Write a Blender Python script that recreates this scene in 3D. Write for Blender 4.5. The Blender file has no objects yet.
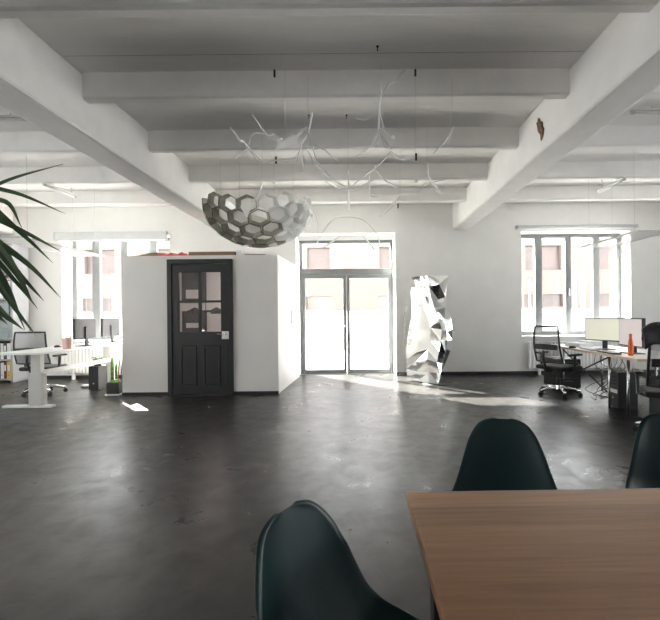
import bpy, bmesh, math, random
from mathutils import Vector, Matrix, noise as mnoise
R = random.Random(7)
PI = math.pi
scene = bpy.context.scene
COL = scene.collection

# ------------------------------------------------------------------ camera model
F, CX, CY, HC = 413.0, 357.0, 313.0, 1.3
ROLL = math.radians(0.55)
def unroll(px, py):
    dx, dy = px - CX, py - CY
    c, s = math.cos(ROLL), math.sin(ROLL)
    return dx * c - dy * s, dx * s + dy * c
def at(px, py, Y):
    dx, dy = unroll(px, py)
    return Vector((dx * Y / F, Y, HC - dy * Y / F))
def onz(px, py, z=0.0):
    dx, dy = unroll(px, py)
    Y = (HC - z) * F / dy
    return Vector((dx * Y / F, Y, z))

# ------------------------------------------------------------------ materials
MATS = {}
def mat(name, col, rough=0.5, metal=0.0, var=0.0, scale=8.0, bump=0.0, bscale=None, stretch=(1, 1, 1), rvar=0.0,
        emit=0.0, ior=1.45, coords='Object', spec=0.5, sheen=0.0):
    m = bpy.data.materials.new(name); m.use_nodes = True
    nt = m.node_tree; N = nt.nodes; L = nt.links
    b = N['Principled BSDF']
    b.inputs['Base Color'].default_value = (*col, 1); b.inputs['Roughness'].default_value = rough
    b.inputs['Metallic'].default_value = metal; b.inputs['IOR'].default_value = ior
    b.inputs['Specular IOR Level'].default_value = spec
    if sheen: b.inputs['Sheen Weight'].default_value = sheen
    tc = N.new('ShaderNodeTexCoord'); mp = N.new('ShaderNodeMapping'); mp.inputs['Scale'].default_value = stretch
    L.new(tc.outputs[coords], mp.inputs['Vector'])
    nz = N.new('ShaderNodeTexNoise'); nz.inputs['Scale'].default_value = scale; nz.inputs['Detail'].default_value = 6
    L.new(mp.outputs[0], nz.inputs['Vector'])
    if var:
        rp = N.new('ShaderNodeValToRGB')
        rp.color_ramp.elements[0].position = .3; rp.color_ramp.elements[1].position = .7
        rp.color_ramp.elements[0].color = (*[max(0, c * (1 - var)) for c in col], 1)
        rp.color_ramp.elements[1].color = (*[min(1, c * (1 + var)) for c in col], 1)
        L.new(nz.outputs['Fac'], rp.inputs[0]); L.new(rp.outputs[0], b.inputs['Base Color'])
    if rvar:
        mr = N.new('ShaderNodeMapRange'); mr.inputs[1].default_value = .3; mr.inputs[2].default_value = .7
        mr.inputs[3].default_value = max(0, rough - rvar); mr.inputs[4].default_value = rough + rvar
        L.new(nz.outputs['Fac'], mr.inputs[0]); L.new(mr.outputs[0], b.inputs['Roughness'])
    if bump:
        n2 = nz
        if bscale:
            n2 = N.new('ShaderNodeTexNoise'); n2.inputs['Scale'].default_value = bscale; n2.inputs['Detail'].default_value = 4
            L.new(mp.outputs[0], n2.inputs['Vector'])
        bp = N.new('ShaderNodeBump'); bp.inputs['Strength'].default_value = bump; bp.inputs['Distance'].default_value = .01
        L.new(n2.outputs['Fac'], bp.inputs['Height']); L.new(bp.outputs[0], b.inputs['Normal'])
    if emit:
        b.inputs['Emission Color'].default_value = (*col, 1); b.inputs['Emission Strength'].default_value = emit
    MATS[name] = m
    return m

def see_through(name, col, trans, rough=0.3, gloss=0.3):
    """thin sheet: part plain transparent, part diffuse, part glossy"""
    m = bpy.data.materials.new(name); m.use_nodes = True
    nt = m.node_tree; N = nt.nodes; L = nt.links
    N.remove(N['Principled BSDF']); out = N['Material Output']
    t = N.new('ShaderNodeBsdfTransparent'); d = N.new('ShaderNodeBsdfDiffuse'); g = N.new('ShaderNodeBsdfGlossy')
    d.inputs[0].default_value = (*col, 1); g.inputs['Roughness'].default_value = rough
    tc = N.new('ShaderNodeTexCoord'); nz = N.new('ShaderNodeTexNoise'); nz.inputs['Scale'].default_value = 40
    L.new(tc.outputs['Object'], nz.inputs['Vector'])
    rp = N.new('ShaderNodeValToRGB'); rp.color_ramp.elements[0].color = (*[c * .9 for c in col], 1); rp.color_ramp.elements[1].color = (*col, 1)
    L.new(nz.outputs['Fac'], rp.inputs[0]); L.new(rp.outputs[0], d.inputs[0])
    a = N.new('ShaderNodeMixShader'); a.inputs[0].default_value = gloss
    L.new(d.outputs[0], a.inputs[1]); L.new(g.outputs[0], a.inputs[2])
    b = N.new('ShaderNodeMixShader'); b.inputs[0].default_value = trans
    L.new(a.outputs[0], b.inputs[1]); L.new(t.outputs[0], b.inputs[2])
    L.new(b.outputs[0], out.inputs['Surface'])
    MATS[name] = m
    return m

def lucent(name, col, trans):
    m = see_through(name, col, trans, .1, .12); nt = m.node_tree; N = nt.nodes; L = nt.links
    d = [n for n in N if n.type == 'BSDF_DIFFUSE'][0]; g = [n for n in N if n.type == 'MIX_SHADER'][0]
    tl = N.new('ShaderNodeBsdfTranslucent'); tl.inputs[0].default_value = (*col, 1)
    mx = N.new('ShaderNodeMixShader'); mx.inputs[0].default_value = .62
    L.new(d.outputs[0], mx.inputs[1]); L.new(tl.outputs[0], mx.inputs[2]); L.new(mx.outputs[0], g.inputs[1])
    return m

def pane_mat(name, tint=(.97, .99, .98), ior=1.5, boost=1.0):
    m = bpy.data.materials.new(name); m.use_nodes = True
    nt = m.node_tree; N = nt.nodes; L = nt.links
    N.remove(N['Principled BSDF']); out = N['Material Output']
    t = N.new('ShaderNodeBsdfTransparent'); t.inputs[0].default_value = (*tint, 1)
    g = N.new('ShaderNodeBsdfGlossy'); g.inputs['Roughness'].default_value = .02
    lw = N.new('ShaderNodeLayerWeight')              # Schlick: same from both faces of the sheet
    pw = N.new('ShaderNodeMath'); pw.operation = 'POWER'; pw.inputs[1].default_value = 5
    L.new(lw.outputs['Facing'], pw.inputs[0])
    f0 = ((ior - 1) / (ior + 1)) ** 2 * boost
    mu = N.new('ShaderNodeMath'); mu.operation = 'MULTIPLY_ADD'; mu.inputs[1].default_value = 1 - f0; mu.inputs[2].default_value = f0; mu.use_clamp = True
    L.new(pw.outputs[0], mu.inputs[0])
    mx = N.new('ShaderNodeMixShader'); L.new(mu.outputs[0], mx.inputs[0])
    L.new(t.outputs[0], mx.inputs[1]); L.new(g.outputs[0], mx.inputs[2]); L.new(mx.outputs[0], out.inputs['Surface'])
    MATS[name] = m
    return m

def wood_table():
    m = mat('oak_boards', (.25, .12, .055), .38)
    nt = m.node_tree; N = nt.nodes; L = nt.links; b = N['Principled BSDF']
    tc = N.new('ShaderNodeTexCoord')
    mp = N.new('ShaderNodeMapping'); mp.inputs['Scale'].default_value = (1.1, 1.0, 1)
    L.new(tc.outputs['Object'], mp.inputs[0])
    br = N.new('ShaderNodeTexBrick'); br.inputs['Scale'].default_value = 1
    br.inputs['Brick Width'].default_value = 1.3; br.inputs['Row Height'].default_value = .105
    br.inputs['Mortar Size'].default_value = 0.0; br.inputs['Bias'].default_value = 0
    br.inputs['Color1'].default_value = (.42, .232, .122, 1); br.inputs['Color2'].default_value = (.312, .164, .083, 1)
    br.offset = .37
    L.new(mp.outputs[0], br.inputs['Vector'])
    m2 = N.new('ShaderNodeMapping'); m2.inputs['Scale'].default_value = (1.6, 34, 1)
    L.new(tc.outputs['Object'], m2.inputs[0])
    nz = N.new('ShaderNodeTexNoise'); nz.inputs['Scale'].default_value = 2.2; nz.inputs['Detail'].default_value = 8; nz.inputs['Distortion'].default_value = .5
    L.new(m2.outputs[0], nz.inputs['Vector'])
    rp = N.new('ShaderNodeValToRGB'); rp.color_ramp.elements[0].position = .3; rp.color_ramp.elements[1].position = .75
    rp.color_ramp.elements[0].color = (.80, .78, .76, 1); rp.color_ramp.elements[1].color = (1.1, 1.1, 1.1, 1)
    L.new(nz.outputs['Fac'], rp.inputs[0])
    mx = N.new('ShaderNodeMix'); mx.data_type = 'RGBA'; mx.blend_type = 'MULTIPLY'; mx.inputs[0].default_value = 1
    L.new(br.outputs['Color'], mx.inputs[6]); L.new(rp.outputs[0], mx.inputs[7]); L.new(mx.outputs[2], b.inputs['Base Color'])
    bp = N.new('ShaderNodeBump'); bp.inputs['Strength'].default_value = .08; bp.inputs['Distance'].default_value = .002
    L.new(nz.outputs['Fac'], bp.inputs['Height']); L.new(bp.outputs[0], b.inputs['Normal'])
    return m

def floor_mat():
    m = mat('polished_screed', (.05, .05, .05), .3)
    nt = m.node_tree; N = nt.nodes; L = nt.links; b = N['Principled BSDF']
    tc = N.new('ShaderNodeTexCoord')
    def nz(s, d, dist=0.0):
        n = N.new('ShaderNodeTexNoise'); n.inputs['Scale'].default_value = s; n.inputs['Detail'].default_value = d
        n.inputs['Roughness'].default_value = .62; n.inputs['Distortion'].default_value = dist
        L.new(tc.outputs['Object'], n.inputs['Vector']); return n
    a = nz(.9, 8, .6); c = nz(5, 8, .4); f = nz(26, 4)
    rp = N.new('ShaderNodeValToRGB'); e = rp.color_ramp.elements
    e[0].position = .38; e[0].color = (.006, .0056, .005, 1); e[1].position = .66; e[1].color = (.036, .034, .032, 1)
    mx = N.new('ShaderNodeMix'); mx.data_type = 'FLOAT'; mx.inputs[0].default_value = .5
    L.new(a.outputs['Fac'], mx.inputs[2]); L.new(c.outputs['Fac'], mx.inputs[3]); L.new(mx.outputs[0], rp.inputs[0])
    L.new(rp.outputs[0], b.inputs['Base Color'])
    mr = N.new('ShaderNodeMapRange'); mr.inputs[1].default_value = .3; mr.inputs[2].default_value = .7
    mr.inputs[3].default_value = .46; mr.inputs[4].default_value = .20
    L.new(mx.outputs[0], mr.inputs[0]); L.new(mr.outputs[0], b.inputs['Roughness'])
    b.inputs['IOR'].default_value = 1.5; b.inputs['Specular IOR Level'].default_value = .5
    bp = N.new('ShaderNodeBump'); bp.inputs['Strength'].default_value = .10; bp.inputs['Distance'].default_value = .012
    L.new(c.outputs['Fac'], bp.inputs['Height'])
    b2 = N.new('ShaderNodeBump'); b2.inputs['Strength'].default_value = .012; b2.inputs['Distance'].default_value = .004
    L.new(f.outputs['Fac'], b2.inputs['Height']); L.new(bp.outputs[0], b2.inputs['Normal']); L.new(b2.outputs[0], b.inputs['Normal'])
    return m

def facade_mat():
    m = mat('pink_brick', (.62, .40, .34), .8)
    nt = m.node_tree; N = nt.nodes; L = nt.links; b = N['Principled BSDF']
    tc = N.new('ShaderNodeTexCoord'); mp = N.new('ShaderNodeMapping'); mp.inputs['Rotation'].default_value = (PI / 2, 0, 0)
    L.new(tc.outputs['Object'], mp.inputs[0])
    br = N.new('ShaderNodeTexBrick'); br.inputs['Scale'].default_value = 1; br.inputs['Brick Width'].default_value = .26
    br.inputs['Row Height'].default_value = .08; br.inputs['Mortar Size'].default_value = .008
    br.inputs['Color1'].default_value = (.116, .092, .083, 1); br.inputs['Color2'].default_value = (.110, .085, .076, 1); br.inputs['Mortar'].default_value = (.118, .097, .088, 1)
    L.new(mp.outputs[0], br.inputs['Vector']); L.new(br.outputs['Color'], b.inputs['Base Color'])
    return m

M = dict(
    floor=floor_mat(),
    wall=mat('white_plaster', (.80, .80, .79), .75, var=.025, scale=3, bump=.08, bscale=35),
    wall_dark=mat('pale_plaster', (.70, .69, .67), .8, var=.05, scale=3),
    ceil=mat('painted_concrete', (.88, .865, .85), .8, var=.04, scale=2.2, bump=.25, bscale=14, stretch=(.35, 2.2, 1)),
    beam=mat('painted_beam', (.85, .835, .82), .78, var=.035, scale=4, bump=.15, bscale=22),
    base=mat('black_skirting', (.018, .018, .019), .45, var=.2),
    frame=mat('grey_window_frame', (.19, .20, .205), .45, var=.06, scale=5),
    alu=mat('white_sill', (.8, .8, .8), .35, var=.02),
    pane=pane_mat('window_glass'),
    pane2=pane_mat('cabin_glass', tint=(.88, .84, .85), ior=1.9),
    cabin=mat('cabin_white_board', (.82, .795, .77), .6, var=.02, scale=2),
    dkdoor=mat('charcoal_paint', (.016, .018, .018), .42, var=.1, scale=4),
    chrome=mat('brushed_steel', (.72, .72, .72), .22, 1.0, var=.04, scale=30),
    mirror=mat('mirror_foil', (.90, .90, .89), .045, 1.0, bump=.05, bscale=9),
    steel=mat('grey_steel', (.42, .43, .44), .4, .7, var=.05),
    wht=mat('white_lacquer', (.82, .82, .81), .35, var=.02),
    lgrey=mat('light_grey_metal', (.55, .54, .52), .45, .1, var=.04),
    blk=mat('black_plastic', (.012, .012, .013), .55, var=.2, scale=15),
    dkgrey=mat('dark_grey_plastic', (.035, .036, .04), .45, var=.15, scale=12),
    shell=mat('petrol_shell', (.005, .026, .029), .36, var=.05, scale=60, bump=.03, bscale=220),
    fabric=mat('black_fabric', (.012, .012, .013), .85, var=.3, scale=60, bump=.2, bscale=160, sheen=.1),
    jacket=mat('black_padded_cloth', (.014, .015, .019), .5, var=.3, scale=30, bump=.4, bscale=12),
    table=wood_table(),
    tedge=mat('table_edge_wood', (.14, .07, .035), .5, var=.25, scale=6, stretch=(1, 1, 14)),
    blond=mat('blond_ply', (.62, .47, .36), .5, var=.12, scale=6, stretch=(1, 1, 20)),
    leaf=mat('yucca_leaf', (.055, .105, .040), .42, var=.45, scale=3, stretch=(1, 1, 1)),
    leaf2=mat('bright_leaf', (.16, .34, .07), .5, var=.4, scale=20),
    bark=mat('bark', (.16, .11, .07), .85, var=.4, scale=20, bump=.5),
    soil=mat('soil', (.03, .022, .016), .95, var=.5, scale=40, bump=.5),
    clay=mat('grey_pot', (.25, .25, .24), .6, var=.1),
    screen=mat('pale_lit_screen', (.62, .61, .50), .3, emit=.55, var=.05, scale=3),
    screen2=mat('greyish_lit_screen', (.60, .54, .53), .3, emit=.4, var=.05, scale=3),
    blindgrey=mat('pale_grey_blind_box', (.50, .52, .53), .5, var=.02),
    backgrey=mat('monitor_back_grey', (.035, .037, .042), .75, var=.04),
    silver=mat('silver_plastic', (.34, .35, .37), .5, 0.0, var=.04),
    mesh_b=see_through('black_mesh', (.05, .05, .05), .42, .5, .15),
    mesh_g=see_through('grey_mesh', (.22, .23, .24), .25, .5, .15),
    acryl=lucent('milky_acrylic', (.97, .97, .97), .18),
    acryl_thin=see_through('clear_acrylic_film', (.8, .82, .82), .68, .08, .6),
    lampg=see_through('frosted_lamp_glass', (.88, .89, .89), .55, .15, .25),
    whitep=mat('white_sheet', (.9, .9, .9), .5, var=.03, scale=20),
    hexg=lucent('grey_green_card', (.66, .64, .56), 0.0),
    hexd=mat('dark_card_edge', (.05, .05, .045), .6, var=.1, scale=20),
    hexw=lucent('white_card', (.95, .94, .91), 0.0),
    hexc=lucent('clear_card', (.93, .94, .94), .3),
    film=lucent('white_film', (.97, .97, .97), .05),
    cardb=mat('brown_board', (.21, .135, .085), .7, var=.2, scale=6, stretch=(.3, 1, 6)),
    red=mat('red_wrapping', (.62, .09, .085), .5, var=.2, scale=25, bump=.4, bscale=25),
    redp=mat('red_binder', (.65, .05, .04), .4, var=.06),
    blue=mat('blue_binder', (.03, .10, .30), .4, var=.06),
    yel=mat('yellow_binder', (.72, .50, .08), .4, var=.06),
    drk=mat('maroon_binder', (.16, .03, .03), .4, var=.06),
    orange=mat('orange_bottle', (.80, .16, .03), .3, var=.06),
    pink=mat('pink_cup', (.66, .44, .37), .5, var=.06),
    greyp=mat('grey_box_plastic', (.30, .36, .36), .35, var=.1, scale=6),
    plinth=mat('white_render', (.88, .88, .86), .9, var=.03),
    brick=facade_mat(),
    bwin=mat('facade_window', (.080, .060, .055), .2, var=.1),
    ground=mat('pale_paving', (.56, .55, .53), .85, var=.12, scale=.8),
    rust=mat('exposed_brick', (.16, .09, .05), .9, var=.6, scale=30, bump=.8),
    darkhole=mat('dark_hole', (.05, .035, .025), .95, var=.5, scale=30),
    paper=mat('paper', (.82, .83, .83), .7, var=.03),
    glow=mat('added_cabin_glow', (1, .93, .86), .5, emit=38, var=.01),  # added glow that brightens the cabin interior
    crack=mat('dark_joint', (.34, .33, .31), .9, var=.3, scale=10),
)

# ------------------------------------------------------------------ mesh helpers
def box(bm, lo, hi, mi=0):
    x0, y0, z0 = lo; x1, y1, z1 = hi
    vs = [bm.verts.new(p) for p in ((x0, y0, z0), (x1, y0, z0), (x1, y1, z0), (x0, y1, z0), (x0, y0, z1), (x1, y0, z1), (x1, y1, z1), (x0, y1, z1))]
    for f in ((0, 3, 2, 1), (4, 5, 6, 7), (0, 1, 5, 4), (1, 2, 6, 5), (2, 3, 7, 6), (3, 0, 4, 7)):
        bm.faces.new([vs[i] for i in f]).material_index = mi
    return vs
def bx(lo, hi):
    bm = bmesh.new(); box(bm, lo, hi); return bm
def obox(bm, c, size, rot=Matrix.Identity(3)):
    vs = box(bm, [-s / 2 for s in size], [s / 2 for s in size])
    for v in vs: v.co = rot @ v.co + Vector(c)
    return vs
def tube(bm, pts, r, n=8, cap=True, closed=False):
    pts = [Vector(p) for p in pts]
    k = len(pts); rs = r if isinstance(r, (list, tuple)) else [r] * k
    rings = []
    up = None
    for i, p in enumerate(pts):
        if closed: t = pts[(i + 1) % k] - pts[i - 1]
        else: t = pts[min(i + 1, k - 1)] - pts[max(i - 1, 0)]
        t.normalize()
        if up is None:
            up = t.orthogonal().normalized()
        else:
            up = (up - t * up.dot(t))
            up = up.normalized() if up.length > 1e-6 else t.orthogonal().normalized()
        w = t.cross(up)
        rings.append([bm.verts.new(p + (up * math.cos(2 * PI * j / n) + w * math.sin(2 * PI * j / n)) * rs[i]) for j in range(n)])
    m = k if closed else k - 1
    for i in range(m):
        a, b = rings[i], rings[(i + 1) % k]
        for j in range(n):
            bm.faces.new((a[j], a[(j + 1) % n], b[(j + 1) % n], b[j]))
    if cap and not closed:
        bm.faces.new(rings[0][::-1]); bm.faces.new(rings[-1])
def tb(pts, r, n=8):
    bm = bmesh.new(); tube(bm, pts, r, n); return bm
def lathe(bm, prof, n=20, c=(0, 0, 0)):
    rings = []
    for (r, z) in prof:
        rings.append([bm.verts.new((c[0] + r * math.cos(2 * PI * j / n), c[1] + r * math.sin(2 * PI * j / n), c[2] + z)) for j in range(n)])
    for i in range(len(rings) - 1):
        a, b = rings[i], rings[i + 1]
        for j in range(n): bm.faces.new((a[j], a[(j + 1) % n], b[(j + 1) % n], b[j]))
    bm.faces.new(rings[0][::-1]); bm.faces.new(rings[-1])
def lt(prof, n=20, c=(0, 0, 0)):
    bm = bmesh.new(); lathe(bm, prof, n, c); return bm
def prism(poly, thick):
    """poly: 3D loop (planar); thick: vector"""
    bm = bmesh.new(); t = Vector(thick)
    a = [bm.verts.new(Vector(p)) for p in poly]; b = [bm.verts.new(Vector(p) + t) for p in poly]
    n = len(poly)
    bm.faces.new(a); bm.faces.new(b[::-1])
    for i in range(n): bm.faces.new((a[i], b[i], b[(i + 1) % n], a[(i + 1) % n]))
    return bm
def smooth_curve(pts, k=6):
    pts = [Vector(p) for p in pts]; out = []
    P = [pts[0] * 2 - pts[1]] + pts + [pts[-1] * 2 - pts[-2]]
    for i in range(1, len(P) - 2):
        a, b, c, d = P[i - 1], P[i], P[i + 1], P[i + 2]
        for j in range(k):
            t = j / k
            out.append(.5 * ((2 * b) + (c - a) * t + (2 * a - 5 * b + 4 * c - d) * t * t + (3 * b - a - 3 * c + d) * t ** 3))
    out.append(pts[-1]); return out

def obj(name, bm, m, parent=None, label=None, smooth=False, bevel=0.0, loc=None, kind=None):
    bmesh.ops.recalc_face_normals(bm, faces=bm.faces)
    me = bpy.data.meshes.new(name); bm.to_mesh(me); bm.free()
    for k in (m if isinstance(m, (list, tuple)) else [m]): me.materials.append(M[k])
    o = bpy.data.objects.new(name, me); COL.objects.link(o)
    if parent is not None: o.parent = parent
    if label: o['label'] = label
    if kind: o['kind'] = kind
    if loc is not None: o.location = loc
    if smooth:
        for p in me.polygons: p.use_smooth = True
    if bevel:
        bv = o.modifiers.new('bevel', 'BEVEL'); bv.width = bevel; bv.segments = 2; bv.limit_method = 'ANGLE'; bv.angle_limit = math.radians(40)
    return o
def thing(name, label, cat, loc=(0, 0, 0), rz=0.0, group=None):
    o = bpy.data.objects.new(name, None); COL.objects.link(o); o.empty_display_size = .1
    o.location = loc; o.rotation_euler = (0, 0, rz); o['label'] = label; o['category'] = cat
    if group: o['group'] = group
    return o
def tag(o, label, cat, group=None):
    o['label'] = label; o['category'] = cat
    if group: o['group'] = group
    return o
def struct(name, bm, m, **k):
    return obj(name, bm, m, kind='structure', **k)

def holed_wall(u0, u1, z0, z1, t0, t1, holes, conv):
    """slab in (u,z) with rectangular holes, thickness t0..t1; conv(u,t,z)->xyz"""
    us = sorted({u0, u1, *[h[0] for h in holes], *[h[1] for h in holes]}); zs = sorted({z0, z1, *[h[2] for h in holes], *[h[3] for h in holes]})
    us = [u for u in us if u0 <= u <= u1]; zs = [z for z in zs if z0 <= z <= z1]
    def solid(i, j):
        if i < 0 or j < 0 or i >= len(us) - 1 or j >= len(zs) - 1: return False
        cu, cz = (us[i] + us[i + 1]) / 2, (zs[j] + zs[j + 1]) / 2
        return not any(h[0] < cu < h[1] and h[2] < cz < h[3] for h in holes)
    bm = bmesh.new(); V = {}
    def v(u, t, z):
        k = (round(u, 5), round(t, 5), round(z, 5))
        if k not in V: V[k] = bm.verts.new(conv(u, t, z))
        return V[k]
    for i in range(len(us) - 1):
        for j in range(len(zs) - 1):
            if not solid(i, j): continue
            a, b, c, d = us[i], us[i + 1], zs[j], zs[j + 1]
            for t in (t0, t1): bm.faces.new((v(a, t, c), v(b, t, c), v(b, t, d), v(a, t, d)))
            if not solid(i - 1, j): bm.faces.new((v(a, t0, c), v(a, t1, c), v(a, t1, d), v(a, t0, d)))
            if not solid(i + 1, j): bm.faces.new((v(b, t0, c), v(b, t1, c), v(b, t1, d), v(b, t0, d)))
            if not solid(i, j - 1): bm.faces.new((v(a, t0, c), v(b, t0, c), v(b, t1, c), v(a, t1, c)))
            if not solid(i, j + 1): bm.faces.new((v(a, t0, d), v(b, t0, d), v(b, t1, d), v(a, t1, d)))
    return bm

# ------------------------------------------------------------------ room shell
XL, XR, YF, YB = -8.6, 8.0, -4.6, 8.52
ZC = 3.54; TW = .46; ZO = 2.95
WF = 8.84                                     # plane of the window frames
WIN_L = (-6.08, -3.85); WIN_R = (3.40, 5.65); DOOR = (-1.25, .80); SILL = .79
struct('floor', bx((XL - .5, YF - .5, -.2), (XR + .5, YB + .2, 0)), 'floor')
struct('ceiling', bx((XL - .5, YF - .5, ZC), (XR + .5, YB + TW, ZC + .25)), 'ceil')
yb = lambda u, t, z: (u, YB + t, z)
struct('wall_back', holed_wall(XL - .5, XR + .5, 0, ZC, 0, TW, [(*WIN_L, SILL, ZO), (*WIN_R, SILL, ZO), (*DOOR, 0, ZO)], yb), 'wall')
added_side_holes = [(-2.6, .0, SILL, ZO), (.9, 3.5, SILL, ZO), (4.3, 6.1, SILL, ZO)]  # unseen side window openings, added to bring in daylight
struct('wall_left', holed_wall(YF - .5, YB, 0, ZC, 0, TW, added_side_holes, lambda u, t, z: (XL - t, u, z)), 'wall')
struct('wall_right', holed_wall(YF - .5, YB, 0, ZC, 0, TW, added_side_holes, lambda u, t, z: (XR + t, u, z)), 'wall')
front_holes = []
struct('wall_front', holed_wall(XL, XR, 0, ZC, 0, TW, front_holes, lambda u, t, z: (u, YF - t, z)), 'wall_dark')

# main beams (front to back) and the ribs across them
BE = [(-7.4, -7.06), (-2.86, -2.51), (1.98, 2.31), (6.85, 7.18)]
for i, (a, b) in enumerate(BE):
    bm = bmesh.new()
    prof = [(a, ZC), (a, 2.99), (b, 2.99), (b, ZC)]
    o = struct('main_beam', prism([(x, YF, z) for x, z in prof], (0, YB - YF, 0)), 'beam', bevel=.03)
bays = [(XL, BE[0][0]), (BE[0][1], BE[1][0]), (BE[1][1], BE[2][0]), (BE[2][1], BE[3][0]), (BE[3][1], XR)]
for k in range(-5, 5):
    y = 2.6 + 1.2 * k + (.08 if k < 1 else 0)
    for (a, b) in bays:
        struct('ceiling_rib', prism([(a, y, ZC), (a, y, 3.31), (a, y + .02, 3.295), (a, y + .09, 3.295), (a, y + .14, 3.36), (a, y + .2, ZC)], (b - a, 0, 0)), 'beam', bevel=.006)
    # board joint in the ceiling of the middle bay
    if k == 0:
        struct('ceiling_joint', bx((BE[1][1], y + .88, ZC - .001), (BE[2][0], y + .884, ZC + .01)), 'crack')
# the broken plaster patch on the right beam
bm = bmesh.new()
c = Vector((BE[2][0], 0, 0))
p0 = Vector((1.975, (1.98 / (unroll(541, 128)[0])) * F, 0)); YP = p0.y; ZP = HC - unroll(541, 128)[1] * YP / F
ring = []
for j in range(16):
    a = 2 * PI * j / 16; rr = 1 + R.uniform(-.35, .3)
    ring.append(bm.verts.new((1.968, YP + .07 * math.cos(a) * rr + .05 * math.sin(a), ZP + .13 * math.sin(a) * rr)))
ctr = bm.verts.new((1.962, YP, ZP))
for j in range(16): bm.faces.new((ring[j], ring[(j + 1) % 16], ctr))
ex = bmesh.ops.extrude_face_region(bm, geom=bm.faces[:])
for v in ex['geom']:
    if isinstance(v, bmesh.types.BMVert): v.co.x = 1.99
tag(obj('plaster_break', bm, 'rust'), 'small brown patch of broken plaster on the side of the white beam', 'wall damage')

# skirting
def skirt(x0, x1, name='baseboard_back'):
    struct(name, bx((x0, YB - .018, 0), (x1, YB - .001, .07)), 'base')
skirt(XL, -3.83); skirt(DOOR[1], XR)
struct('baseboard_left', bx((XL + .001, YF, 0), (XL + .018, YB - .02, .07)), 'base')
struct('baseboard_right', bx((XR - .018, YF, 0), (XR - .001, YB - .02, .07)), 'base')

# windows
def window(name, u0, u1, z0, z1, conv, bars, transoms=(), fw=.085, sill=True, handle_u=None):
    """frame bars in local (u,t,z) with t=0 on the inside face of the frame"""
    def B(a, b, c, d, t0=0.0, t1=.09):
        bm = bmesh.new(); lo, hi = conv(a, t0, c), conv(b, t1, d)
        box(bm, [min(p, q) for p, q in zip(lo, hi)], [max(p, q) for p, q in zip(lo, hi)]); return bm
    root = obj(name, holed_wall(u0, u1, z0, z1, 0, .09, panes_of(u0, u1, z0, z1, bars, fw), conv), 'frame', kind='structure', bevel=.006)
    for (a, b, c, d) in panes_of(u0, u1, z0, z1, bars, fw):
        obj('pane', B(a - .005, b + .005, c - .005, d + .005, .04, .05), 'pane', root)
    if sill:
        obj('window_sill', B(u0 - .0, u1 + .0, z0 - .035, z0 - .001, -.36, -.001), 'alu', root)
    if handle_u is not None:
        obj('window_handle', B(handle_u - .012, handle_u + .012, 1.62, 1.78, -.05, -.001), 'chrome', root)
    return root
def panes_of(u0, u1, z0, z1, bars, fw):
    es = [u0 + fw] + [e for b in bars for e in b] + [u1 - fw]
    return [(es[i], es[i + 1], z0 + fw, z1 - fw) for i in range(0, len(es), 2)]
wy = lambda u, t, z: (u, WF + t, z)
window('window_1', *WIN_L, SILL, ZO, wy, [(-5.66, -5.50), (-5.04, -4.90), (-4.43, -4.28)], handle_u=-4.97)
window('window_2', *WIN_R, SILL, ZO, wy, [(3.82, 3.97), (4.47, 4.59), (5.06, 5.20)], handle_u=4.53)
n = 3  # from here on: windows added out of view for their daylight
for h in added_side_holes:
    for cv in ((lambda u, t, z: (XL - .32 - t, u, z)), (lambda u, t, z: (XR + .32 + t, u, z))):
        m_ = (h[0] + h[1]) / 2
        window('window_%d' % n, *h, cv, [(m_ - .65, m_ - .55), (m_ - .05, m_ + .05), (m_ + .55, m_ + .65)]); n += 1
for h in front_holes:
    m_ = (h[0] + h[1]) / 2
    window('window_%d' % n, *h, lambda u, t, z: (u, YF - .32 - t, z), [(m_ - .65, m_ - .55), (m_ - .05, m_ + .05), (m_ + .55, m_ + .65)]); n += 1

# glazed double door
d0, d1 = -1.225, .785
ZD = 2.86
ms = -.22                                   # meeting stile
dh = [(d0 + .06, d1 - .06, 2.25, ZD - .07)]
root = obj('door_1', holed_wall(d0, d1, 0, ZD, 0, .09, dh + [(d0 + .05, d1 - .05, .012, 2.13)], wy), 'frame', kind='structure', bevel=.005)
obj('pane', bx((d0 + .055, WF + .04, 2.245), (d1 - .055, WF + .05, ZD - .065)), 'pane', root)
for a, b, hs in ((d0 + .055, ms - .004, 0), (ms + .004, d1 - .055, 1)):
    lf = obj('door_leaf', holed_wall(a, b, .015, 2.125, -.012, .06, [(a + .065, b - .065, .095, 2.04)], wy), 'frame', root, bevel=.005)
    obj('pane', bx((a + .06, WF + .02, .09), (b - .06, WF + .03, 2.045)), 'pane', lf)
    if hs == 0:
        bm = bmesh.new(); tube(bm, [(b - .03, WF - .012, 1.02), (b - .03, WF - .07, 1.02), (b - .04, WF - .08, 1.02), (b - .16, WF - .08, 1.02)], .011, 8)
        obj('door_handle', bm, 'wht', lf)
        obj('key_plate', bx((b - .052, WF - .02, .90), (b - .008, WF - .0125, 1.07)), 'chrome', lf)
struct('trim_1', bx((DOOR[0], WF - .01, ZD), (DOOR[1], WF + .1, ZO + .001)), 'wall')
struct('trim_2', bx((DOOR[0], WF - .0, -.02), (DOOR[1], YB + TW, .004)), 'alu')

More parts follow.
